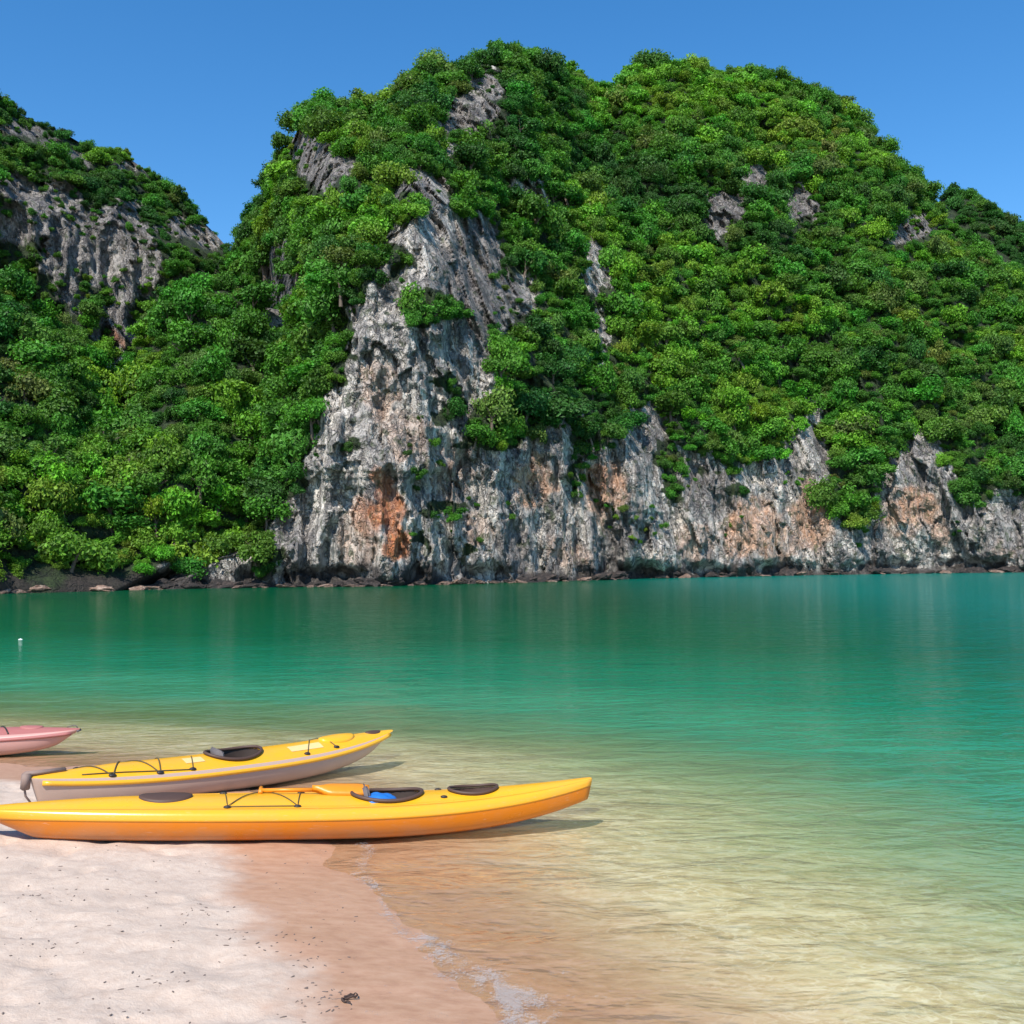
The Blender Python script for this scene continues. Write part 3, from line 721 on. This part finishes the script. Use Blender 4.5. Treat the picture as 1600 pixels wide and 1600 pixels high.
MAT_PINKROCK = shore_rock_mat('pink_shore_rock', (.07, .035, .028), (.26, .16, .115), (.55, .42, .33))
B_DARK = [boulder_mesh(400 + k, .55) for k in range(5)]; B_PALE = [boulder_mesh(420 + k, .42) for k in range(5)]
for m_ in B_DARK: m_.materials.append(MAT_DARKROCK)
for m_ in B_PALE: m_.materials.append(MAT_PINKROCK)
def boulder(u, size, pale, dr, label, group):
    uu_ = np.array([float(u)]); vw_ = smooth_interp(WATERLINE, uu_, 40) - 6
    r = float(min(base_range(uu_)[0] + 2, range_main(uu_, vw_, False)[0])) + dr
    p = pos(np.array([float(u)]), np.array([float(smooth_interp(WATERLINE, np.array([float(u)]), 40)[0])]), np.array([r]))[0]
    o = link('boulder', random.choice(B_PALE if pale else B_DARK))
    o.location = (p[0], p[1], size * random.uniform(.05, .25)); o.scale = (size * random.uniform(.9, 1.7), size, size * random.uniform(.7, 1.1))
    o.rotation_euler = (random.uniform(-.25, .25), random.uniform(-.25, .25), random.uniform(0, 6.28))
    tag(o, label, 'boulder', group)
ORD = 'first second third fourth fifth sixth seventh eighth ninth tenth eleventh twelfth thirteenth fourteenth fifteenth sixteenth seventeenth eighteenth nineteenth twentieth'.split()
ORD += ['twenty-' + w_ for w_ in ORD[:9]] + ['thirtieth'] + ['thirty-' + w_ for w_ in ORD[:9]]
def row(us, pale, lo, hi, d0, d1, text, group):
    for k, u in enumerate(sorted(us)):
        boulder(u, lo + (hi - lo) * random.random() ** 2, pale, random.uniform(d0, d1), text.format(ORD[k]), group)
row([345 + k * 20 + random.uniform(-9, 9) for k in range(26)], False, .4, 1.25, -1.4, .6, '{} dark wet boulder from the left at the foot of the rust-stained cliff', 'dark boulders under the central cliff')
row([360 + k * 26 + random.uniform(-12, 12) for k in range(22)], True, .2, .7, -2.6, -1.4, '{} low pale ledge rock from the left in the water below the rust-stained cliff', 'pale ledge rocks under the central cliff')
row([880 + k * 23 + random.uniform(-11, 11) for k in range(32)], False, .4, 1.4, -1.4, .6, '{} dark wet boulder from the left under the right-hand low cliff', 'dark boulders under the right cliff')
row([900 + k * 58 + random.uniform(-20, 20) for k in range(12)], True, .3, .8, -2.8, -1.6, '{} low pale ledge rock from the left in the water below the right-hand cliff', 'pale ledge rocks under the right cliff')
row([random.uniform(-5, 108) for k in range(14)] + [random.uniform(130, 240) for k in range(12)], True, .35, 1.1, -1.6, .4, '{} pinkish ledge rock from the left along the wooded left shore', 'pinkish ledge rocks on the left shore')
row([85 + k * 30 + random.uniform(-12, 12) for k in range(9)], False, .5, 1.1, -.4, 1.2, '{} dark boulder from the left in the shade under the left shore trees', 'dark boulders on the left shore')

# ------------------------------------------------------------------ kayaks
MAT_YELLOW = plastic('yellow_plastic', (.84, .41, .014), .3)
MAT_ORANGE = plastic('orange_yellow_plastic', (.60, .165, .001), .3)
MAT_RIM_HIGHLIGHT = plastic('gunwale_highlight', (.86, .37, .02), .24)
MAT_BEIGE = plastic('faded_hull', (.47, .33, .26), .5)
MAT_PINK = plastic('pink_red_plastic', (.37, .125, .11), .6)
MAT_PALEPINK = plastic('pale_pink_plastic', (.50, .27, .23), .5)
MAT_BLACK = simple('black_rubber', (.025, .020, .018), .55)
MAT_CORD = simple('faded_cord', (.10, .075, .03), .7)
MAT_RUDDER = simple('weathered_rudder', (.26, .18, .15), .7)
MAT_BROWN = simple('brown_cover', (.085, .045, .03), .6)
MAT_DARKIN = simple('cockpit_lining', (.05, .032, .024), .7)
MAT_GREY = simple('grey_padding', (.14, .12, .12), .8)
MAT_WHITE = simple('cream_patch', (.80, .58, .24), .5, .1)
MAT_BLUE = simple('blue_fabric', (.02, .18, .58), .5, .25, 12)
MAT_PADDLE = simple('orange_paddle_plastic', (.78, .26, .01), .4, .2)

SECT = [(0, 0), (.30, .012), (.58, .055), (.80, .16), (.92, .32), (.98, .52), (1.0, .68), (.992, .80), (.955, .90), (.89, .965), (.80, 1.0)]
class Kayak:
    def __init__(s, L, W, H, rise, rocker, endw, endh, rake, crown, plump=2.4, waist=.85):
        s.L, s.W, s.H, s.rise, s.rocker, s.endw, s.endh, s.rake, s.crown, s.plump, s.waist = L, W, H, rise, rocker, endw, endh, rake, crown, plump, waist
    def half(s, q):
        e = abs(2 * q - 1); return s.endw + (s.W / 2 - s.endw) * (1 - e ** s.plump) ** s.waist
    def sheer(s, q):
        e = 2 * q - 1; return s.H + (s.rise[0] if e < 0 else s.rise[1]) * abs(e) ** 2.6
    def keel(s, q):
        e = 2 * q - 1; k = s.rocker[0] if e < 0 else s.rocker[1]; return k * abs(e) ** 3.2
    def xat(s, q, hf):
        e = 2 * q - 1; rk = s.rake[0] if e < 0 else s.rake[1]
        return s.L * (q - .5) * (1 - rk * (1 - hf) * abs(e) ** 4)
    def deck(s, q, t):
        """point on the deck: q along, t -1..1 across"""
        b = s.half(q) * SECT[-1][0]; e = abs(2 * q - 1)
        z = s.sheer(q) + s.crown * (1 - t * t) * min(1, b / (s.W * .3)) - .012 * sstep(.0, .25, 1 - abs(t)) * (1 - e ** 2)
        return Vector((s.L * (q - .5), b * t, z))
    def hull_mesh(s, n=96):
        bm = bmesh.new(); rows = []
        prof = [(-a, b) for a, b in SECT[::-1]] + SECT[1:]
        for i in range(n + 1):
            q = .5 - .5 * math.cos(math.pi * i / n) if False else i / n
            b = s.half(q); zk, zs = s.keel(q), s.sheer(q)
            rows.append([bm.verts.new((s.xat(q, hf), b * a, zk + (zs - zk) * hf)) for a, hf in prof])
        for A, B in zip(rows[:-1], rows[1:]):
            for k in range(len(A) - 1): bm.faces.new((A[k], B[k], B[k + 1], A[k + 1]))
        bm.faces.new(rows[0]); bm.faces.new(rows[-1][::-1])
        bmesh.ops.recalc_face_normals(bm, faces=bm.faces[:])
        return bm
    def deck_mesh(s, holes, n=260, k=34):
        bm = bmesh.new(); rows = []
        for i in range(n + 1):
            rows.append([bm.verts.new(s.deck(i / n, 2 * j / k - 1)) for j in range(k + 1)])
        for i in range(n):
            for j in range(k):
                c = (rows[i][j].co + rows[i + 1][j + 1].co) / 2
                if any(((c.x - hx) / ha) ** 2 + (c.y / hb) ** 2 < 1 for hx, ha, hb in holes): continue
                bm.faces.new((rows[i][j], rows[i + 1][j], rows[i + 1][j + 1], rows[i][j + 1]))
        for vv in [x for x in bm.verts if not x.link_faces]: bm.verts.remove(vv)
        return bm
    def zdeck(s, x, y):
        q = x / s.L + .5; b = s.half(q) * SECT[-1][0]; return s.deck(q, max(-1, min(1, y / b))).z
    def ring(s, hx, ha, hb, lift, n=40, grow=1.0):
        return [(hx + ha * grow * math.cos(a), hb * grow * math.sin(a), s.zdeck(hx + ha * math.cos(a), hb * math.sin(a)) + lift) for a in [2 * math.pi * i / n for i in range(n)]]
def add_cockpit(K, root, hole, mat_in, mat_rim, rim=.016, seat=True, floor=.07):
    hx, ha, hb = hole
    bm = bmesh.new(); rings = []
    for t, gz in ((1.02, None), (1.0, .7), (.93, .35), (.78, .12), (.4, .02), (.02, 0.0)):
        top = K.ring(hx, ha, hb, .004, 40, 1.0)
        rings.append([bm.verts.new((hx + (x - hx) * t, y * t, z if gz is None else floor + (z - floor) * gz)) for x, y, z in top])
    for A, B in zip(rings[:-1], rings[1:]):
        for k in range(40): bm.faces.new((A[k], B[k], B[(k + 1) % 40], A[(k + 1) % 40]))
    bmesh.ops.recalc_face_normals(bm, faces=bm.faces[:]); bmesh.ops.reverse_faces(bm, faces=bm.faces[:])
    tub = bm_obj('cockpit', bm, mat_in, root)
    bm = bmesh.new(); tube(bm, K.ring(hx, ha, hb, .018, 48, 1.03), rim, 8, True)
    bm_obj('coaming', bm, mat_rim, root)
    if seat:
        bm = bmesh.new()
        bmesh.ops.create_cube(bm, size=1, matrix=Matrix.Translation((hx - ha * .1, 0, floor + .05)) @ Matrix.Diagonal((ha * .75, hb * 1.25, .05, 1)))
        bmesh.ops.bevel(bm, geom=bm.edges[:], offset=.018, segments=3, affect='EDGES')
        bm_obj('seat', bm, MAT_GREY, root)
        bm = bmesh.new()
        bmesh.ops.create_cube(bm, size=1, matrix=Matrix.Translation((hx - ha * .55, 0, floor + .19)) @ Matrix.Rotation(-.25, 4, 'Y') @ Matrix.Diagonal((.045, hb * 1.2, .26, 1)))
        bmesh.ops.bevel(bm, geom=bm.edges[:], offset=.018, segments=3, affect='EDGES')
        bm_obj('backrest', bm, MAT_GREY, root)
def add_hatch(K, root, hx, ha, hb, mat, h=.02):
    bm = bmesh.new(); n = 36; rings = []
    for t, dz in ((1.0, -.004), (1.0, h * .7), (.9, h), (.5, h * 1.25), (.03, h * 1.3)):
        rings.append([bm.verts.new((hx + ha * t * math.cos(a), hb * t * math.sin(a), K.zdeck(hx + ha * t * math.cos(a), hb * t * math.sin(a)) + dz)) for a in [2 * math.pi * i / n for i in range(n)]])
    for A, B in zip(rings[:-1], rings[1:]):
        for k in range(n): bm.faces.new((A[k], A[(k + 1) % n], B[(k + 1) % n], B[k]))
    bm.faces.new(rings[-1]); return bm_obj('hatch_cover', bm, mat, root)
def add_cord(K, root, pts, mat, rad=.006, name='deck_cord', lift=.008, seg=8):
    P = []
    for (x0, y0), (x1, y1) in zip(pts[:-1], pts[1:]):
        for k in range(seg):
            t = k / seg; x = x0 + (x1 - x0) * t; y = y0 + (y1 - y0) * t; P.append((x, y, K.zdeck(x, y) + lift))
    x, y = pts[-1]; P.append((x, y, K.zdeck(x, y) + lift))
    bm = bmesh.new(); tube(bm, P, rad, 6); return bm_obj(name, bm, mat, root)
def add_fitting(K, root, x, y, mat, sz=.022):
    bm = bmesh.new(); bmesh.ops.create_uvsphere(bm, u_segments=10, v_segments=6, radius=sz, matrix=Matrix.Translation((x, y, K.zdeck(x, y) + .004)) @ Matrix.Diagonal((1.4, 1, .6, 1)))
    return bm_obj('deck_fitting', bm, mat, root)
def add_toggle(K, root, end, mat):
    q = 0.012 if end < 0 else .988; p = K.deck(q, 0); x = p.x
    bm = bmesh.new()
    tube(bm, [(x - end * .10, 0, K.zdeck(x - end * .10, 0) + .006), (x - end * .04, 0, p.z + .03), (x, 0, p.z + .03), (x + end * .03, 0, p.z - .02)], .006, 6)
    tube(bm, [(x + end * .035, -.05, p.z - .03), (x + end * .035, .05, p.z - .03)], .014, 8)
    return bm_obj('carry_toggle', bm, mat, root)
def place(root, left, right, K, ql, qr, lean=0):
    """stand the boat so that keel points at ql and qr lie at the two ground points"""
    xl, xr = K.xat(ql, 0), K.xat(qr, 0); zl, zr = K.keel(ql), K.keel(qr)
    d = right - left; yaw = math.atan2(d.y, d.x)
    pit = -math.atan2(d.z - (zr - zl), math.hypot(d.x, d.y))
    root.rotation_euler = (lean, pit, yaw)
    m_ = Matrix.Rotation(yaw, 4, 'Z') @ Matrix.Rotation(pit, 4, 'Y') @ Matrix.Rotation(lean, 4, 'X')
    mid = (m_ @ Vector((xl, 0, zl)) + m_ @ Vector((xr, 0, zr))) / 2
    root.location = (left + right) / 2 - mid
    return Matrix.Translation(root.location) @ m_
def boat_root(label, group=None):
    e = bpy.data.objects.new('kayak', None); col.objects.link(e); tag(e, label, 'kayak', group); return e

# --- the long yellow kayak in front
K1 = Kayak(4.88, .72, .275, (-.045, .17), (.02, .265), .034, .12, (.19, .012), .05, 2.0)
near = boat_root('long orange-yellow kayak nearest the camera, half on sand and half over the water', 'kayaks drawn up on the beach')
bm_obj('hull', K1.hull_mesh(), MAT_ORANGE, near)
bm = bmesh.new()
for sd_ in (-1, 1):
    rows = []
    for i in range(97):
        q = i / 96; b = K1.half(q); zk, zs = K1.keel(q), K1.sheer(q); off_ = .004
        pr_ = [(1.0, .70, -.004), (1.0, .70, off_), (1.0, .76, off_), (.985, .84, off_), (.945, .92, off_), (.885, .975, off_), (.80, 1.0, off_), (.78, 1.0, -.004)]
        rows.append([bm.verts.new((K1.xat(q, hf), sd_ * (b * a + o_ * (1 if hf < .95 else .3)), zk + (zs - zk) * hf + (o_ if hf > .8 else 0))) for a, hf, o_ in pr_])
    for A, B in zip(rows[:-1], rows[1:]):
        for k in range(7): bm.faces.new((A[k], B[k], B[k + 1], A[k + 1]))
    bm.faces.new(rows[0]); bm.faces.new(rows[-1])
bmesh.ops.recalc_face_normals(bm, faces=bm.faces[:])
bm_obj('gunwale', bm, MAT_RIM_HIGHLIGHT, near)  # yellow rim band, added to paint the pale highlight along the shoulder
holes = [(.68, .28, .20), (1.40, .20, .14)]
bm_obj('deck', K1.deck_mesh(holes), MAT_YELLOW, near)
add_cockpit(K1, near, holes[0], MAT_DARKIN, MAT_BROWN)
add_cockpit(K1, near, holes[1], MAT_BROWN, MAT_BROWN, .013, False, .2)
add_hatch(K1, near, -1.05, .20, .14, MAT_BROWN)
add_cord(K1, near, [(-.62, .24), (-.58, -.24), (-.30, .23), (-.05, -.24), (.0, .23)], MAT_CORD, .004)
add_cord(K1, near, [(-.05, -.25), (-.58, -.25)], MAT_CORD, .004)
for x, y in ((-.58, -.25), (-.05, -.25), (.0, .24), (-.62, .24), (1.13, -.14), (1.13, .14)): add_fitting(K1, near, x, y, MAT_BLACK)
add_toggle(K1, near, -1, MAT_BLACK)
M1 = place(near, ground_at(140, 1309), ground_at(560, 1303), K1, .145, .608)

# --- the second yellow kayak, with a faded hull and a rudder
K2 = Kayak(4.0, .64, .27, (.05, .10), (.06, .26), .026, .12, (.05, .10), .075)
second = boat_root('yellow-decked kayak with faded beige hull and rudder, behind the nearest kayak', 'kayaks drawn up on the beach')
bm_obj('hull', K2.hull_mesh(), MAT_BEIGE, second)
h2 = [(-.04, .29, .18)]
bm_obj('deck', K2.deck_mesh(h2), MAT_YELLOW, second)
bm = bmesh.new()
for sd_ in (-1, 1):
    P = []
    for i in range(60):
        q = .02 + .96 * i / 59; b = K2.half(q); P.append((K2.L * (q - .5), sd_ * b * .975, K2.keel(q) + (K2.sheer(q) - K2.keel(q)) * .86))
    tube(bm, P, .022, 8)
bm_obj('gunwale', bm, MAT_YELLOW, second)
add_cockpit(K2, second, h2[0], MAT_DARKIN, MAT_BROWN)
add_hatch(K2, second, 1.22, .22, .12, MAT_YELLOW); add_hatch(K2, second, 1.72, .10, .05, MAT_BROWN, .012)
add_cord(K2, second, [(-1.55, .12), (-1.35, -.17), (-1.1, .2), (-.92, -.22), (-.75, .22)], MAT_CORD, .006)
add_cord(K2, second, [(-1.6, -.1), (-.6, -.23), (-.5, .0)], MAT_CORD, .005)
add_cord(K2, second, [(.7, -.22), (1.0, .18), (1.1, -.18)], MAT_CORD, .005)
for x, y in ((-1.35, -.16), (-.92, -.21), (-.6, -.22), (.7, -.21), (1.1, -.17), (-1.55, .12)): add_fitting(K2, second, x, y, MAT_BLACK, .026)
for x0, x1, y in ((.55, .95, -.10), (-.62, -.42, -.08)):
    bm = bmesh.new(); rows = []
    for i in range(9):
        x = x0 + (x1 - x0) * i / 8; rows.append([bm.verts.new((x, y + d, K2.zdeck(x, y + d) + .004)) for d in (-.05, 0, .05)])
    for A, B in zip(rows[:-1], rows[1:]):
        for k in range(2): bm.faces.new((A[k], B[k], B[k + 1], A[k + 1]))
    bm_obj('pale_patch', bm, MAT_WHITE, second)  # thin cream patches just above the deck
# rudder folded up on the stern
bm = bmesh.new(); xe = -K2.L / 2; ze = K2.sheer(0)
bmesh.ops.create_cube(bm, size=1, matrix=Matrix.Translation((xe + .12, 0, ze + .035)) @ Matrix.Diagonal((.36, .03, .04, 1)))
bmesh.ops.create_cube(bm, size=1, matrix=Matrix.Translation((xe - .035, 0, ze - .03)) @ Matrix.Diagonal((.07, .05, .14, 1)))
tube(bm, [(xe - .05, 0, ze - .05), (xe - .02, .01, ze - .16), (xe + .04, 0, ze - .24)], .010, 6)
bmesh.ops.bevel(bm, geom=[e for e in bm.edges if len(e.link_faces) == 2 and e.calc_face_angle(0) > 1.2], offset=.008, segments=2, affect='EDGES')
bm_obj('rudder', bm, MAT_RUDDER, second)
M2 = place(second, ground_at(146, 1254), ground_at(430, 1217), K2, .12, .64, .12)

# --- the pink-red kayak cut by the left edge
K3 = Kayak(4.0, .62, .27, (.05, .04), (.06, .14), .03, .12, (.05, .12), .07)
third = boat_root('faded pink-red kayak with pale hull at the left edge, farthest of the three', 'kayaks drawn up on the beach')
bm_obj('hull', K3.hull_mesh(), MAT_PALEPINK, third)
h3 = [(.1, .36, .19)]
bm_obj('deck', K3.deck_mesh(h3), MAT_PINK, third)
bm = bmesh.new()
for sd_ in (-1, 1):
    P = []
    for i in range(60):
        q = .02 + .96 * i / 59; b = K3.half(q); P.append((K3.L * (q - .5), sd_ * b * .98, K3.keel(q) + (K3.sheer(q) - K3.keel(q)) * .80))
    tube(bm, P, .02, 8)
bm_obj('gunwale', bm, MAT_PINK, third)
add_cockpit(K3, third, h3[0], MAT_DARKIN, MAT_BROWN); add_toggle(K3, third, 1, MAT_GREY)
add_cord(K3, third, [(1.25, -.18), (1.0, .2), (.8, -.22)], MAT_BLACK, .009); add_hatch(K3, third, 1.45, .13, .08, MAT_PINK, .015)
pl = ground_at(0, 1184); pr = ground_at(70, 1178)
dirn = (pr - pl); dirn.z = 0; dirn = Vector((1, .10, 0)).normalized()
pr = pr - Vector((.42, 0, 0)); place(third, pr - dirn * 1.9, pr - Vector((0, 0, .0)), K3, .33, .80)

# --- loose things carried in the near kayak
bm = bmesh.new(); bmesh.ops.create_uvsphere(bm, u_segments=28, v_segments=18, radius=1)
vv = np.array([x.co[:] for x in bm.verts]); dd = 1 + .10 * fbm(vv * 2.2, 3, 501) + .05 * np.sin(vv[:, 0] * 14 + vv[:, 1] * 4)
for x, q in zip(bm.verts, vv * dd[:, None] * np.array([.155, .13, .055])): x.co = q
bag = bm_obj('bag', bm, MAT_BLUE); bag.matrix_world = M1 @ Matrix.Translation((.60, -.07, .285)) @ Matrix.Rotation(.25, 4, 'Z')
tag(bag, 'soft bright blue bag in the main cockpit of the nearest kayak', 'bag')
pad = bpy.data.objects.new('paddle', None); col.objects.link(pad)
tag(pad, 'orange paddle lying along the deck of the nearest kayak beside the blue bag', 'paddle')
bm = bmesh.new(); tube(bm, [(-.32, 0, 0), (.10, 0, 0)], .017, 10); bm_obj('shaft', bm, MAT_PADDLE, pad)
bm = bmesh.new(); tube(bm, [(-.33, -.04, 0), (-.33, .04, 0)], .018, 10); bm_obj('grip', bm, MAT_PADDLE, pad)
bm = bmesh.new(); rings = []
for i in range(15):
    t = i / 14; wd = .02 + .085 * sstep(0, .35, t) - .03 * sstep(.8, 1, t); x = .08 + .46 * t
    rings.append([bm.verts.new((x, wd * a, (.014 if b else -.008) + .03 * (1 - abs(a)) * (1 - t))) for a, b in ((-1, 0), (-.5, 1), (0, 1), (.5, 1), (1, 0), (.5, 0), (0, 0), (-.5, 0))])
for A, B in zip(rings[:-1], rings[1:]):
    for k in range(8): bm.faces.new((A[k], A[(k + 1) % 8], B[(k + 1) % 8], B[k]))
bm.faces.new(rings[-1]); bm.faces.new(rings[0][::-1]); bmesh.ops.recalc_face_normals(bm, faces=bm.faces[:])
bm_obj('blade', bm, MAT_PADDLE, pad)
pad.matrix_world = M1 @ Matrix.Translation((.0, .10, K1.zdeck(.0, .10) + .03)) @ Matrix.Rotation(-.10, 4, 'Z') @ Matrix.Rotation(-.03, 4, 'Y') @ Matrix.Rotation(.35, 4, 'X')

# ------------------------------------------------------------------ small things on sand and water
bm = bmesh.new()
for k in range(260):
    if k < 110: u, v = random.uniform(0, 560), random.uniform(1320, 1600)
    else: u, v = random.choice([(535, 1560), (470, 1560), (250, 1530), (430, 1470), (300, 1425), (490, 1493), (60, 1480), (80, 1400), (370, 1460), (220, 1400), (480, 1585), (215, 1590), (500, 1550)]); u += random.gauss(0, 26); v += random.gauss(0, 9)
    p = ground_at(u, min(v, 1640)); s_ = float(shore_s(np.array(p.x), np.array(p.y)))
    if s_ > -.15: continue
    p.z = float(sand_z(np.array(p.x), np.array(p.y))); L = random.uniform(.003, .009); a = random.uniform(0, 6.28)
    m_ = Matrix.Translation(p + Vector((0, 0, L * .2))) @ Matrix.Rotation(a, 4, 'Z') @ Matrix.Rotation(random.uniform(-.4, .4), 4, 'X') @ Matrix.Diagonal((L * random.uniform(1, 2.6), L * .7, L * .4, 1))
    bmesh.ops.create_icosphere(bm, subdivisions=1, radius=1, matrix=m_)
tag(bm_obj('beach_litter', bm, simple('dry_bits', (.20, .15, .125), .9, .5, 40), None, False), kind='stuff')
# curled piece of dried weed
p = ground_at(538, 1563); bm = bmesh.new(); g = random.Random(5)
for k in range(3):
    a = g.uniform(0, 6.28); P = [(0, 0, .008)]
    for j in range(6): a += g.uniform(-.7, .7); P.append((P[-1][0] + .02 * math.cos(a), P[-1][1] + .014 * math.sin(a), .006 + .012 * g.random()))
    tube(bm, P, [.004, .006, .007, .006, .005, .004, .002], 6)
weed = bm_obj('seaweed', bm, simple('dried_weed', (.07, .04, .03), .85, .5, 40)); weed.location = (p.x, p.y, float(sand_z(np.array(p.x), np.array(p.y))))
tag(weed, 'small dark curl of dried seaweed on the pale sand near the wet edge', 'seaweed')
# foam where a wavelet folds on the wet sand
MAT_FOAM = simple('sea_foam', (.85, .86, .86), .5, .05)
def foam_material():
    m = M('sea_foam'); co = m.coords()
    n1 = m.noise(co, 5, 4, .6, 1.0); n2 = m.noise(co, 55, 5, .8, 1.0)
    k = m.math('ADD', m.math('ADD', m.math('MULTIPLY', n1, .6), m.math('MULTIPLY', n2, .9)), m.math('MULTIPLY', m.attr('f'), .42))
    al = m.ramp(k, [(.90, 0), (1.22, .38)])
    tr = m.n('ShaderNodeBsdfTransparent'); p = m.bsdf(Base_Color=(.62, .62, .62, 1), Roughness=.6, Normal=m.bump(n2, .6, .02))
    mx = m.n('ShaderNodeMixShader'); m.set(mx.inputs[0], al); m.set(mx.inputs[1], tr.outputs[0]); m.set(mx.inputs[2], p)
    return m.done(mx.outputs[0])
gx = np.arange(-1.6, .6, .02); gy = np.arange(4.4, 8.2, .02); X, Y = np.meshgrid(gx, gy); X, Y = X.ravel(), Y.ravel()
S = shore_s(X, Y); P_ = np.stack([X, Y, 0 * X], -1); S = S + .16 * fbm(P_ * 1.6, 3, 601)
F = np.exp(-((S - .04) / .07) ** 2) * .42 + np.exp(-((X - .03) / .22) ** 2 - ((Y - 5.3) / .26) ** 2) * np.exp(-((S - .16) / .16) ** 2) * .55 + 0
me = mesh_np('foam', np.stack([X, Y, np.maximum(sand_z(X, Y), 0) + .006], -1), grid_faces(len(gy), len(gx)), foam_material())
attr(me, 'f', F); tag(link('foam', me), kind='stuff')
# tiny float out on the bay
d = rays(32., 1000.); r = CAM_H / -d[2]
bm = bmesh.new(); bmesh.ops.create_uvsphere(bm, u_segments=16, v_segments=10, radius=.045, matrix=Matrix.Diagonal((1.5, 1, .6, 1))); tube(bm, [(0, 0, .02), (0, 0, .04)], .012, 8)
fl = bm_obj('buoy', bm, simple('white_float', (.8, .8, .78), .4, .05)); fl.location = (d[0] * r, d[1] * r, .01)
tag(fl, 'tiny white float on the green water at the far left', 'buoy')
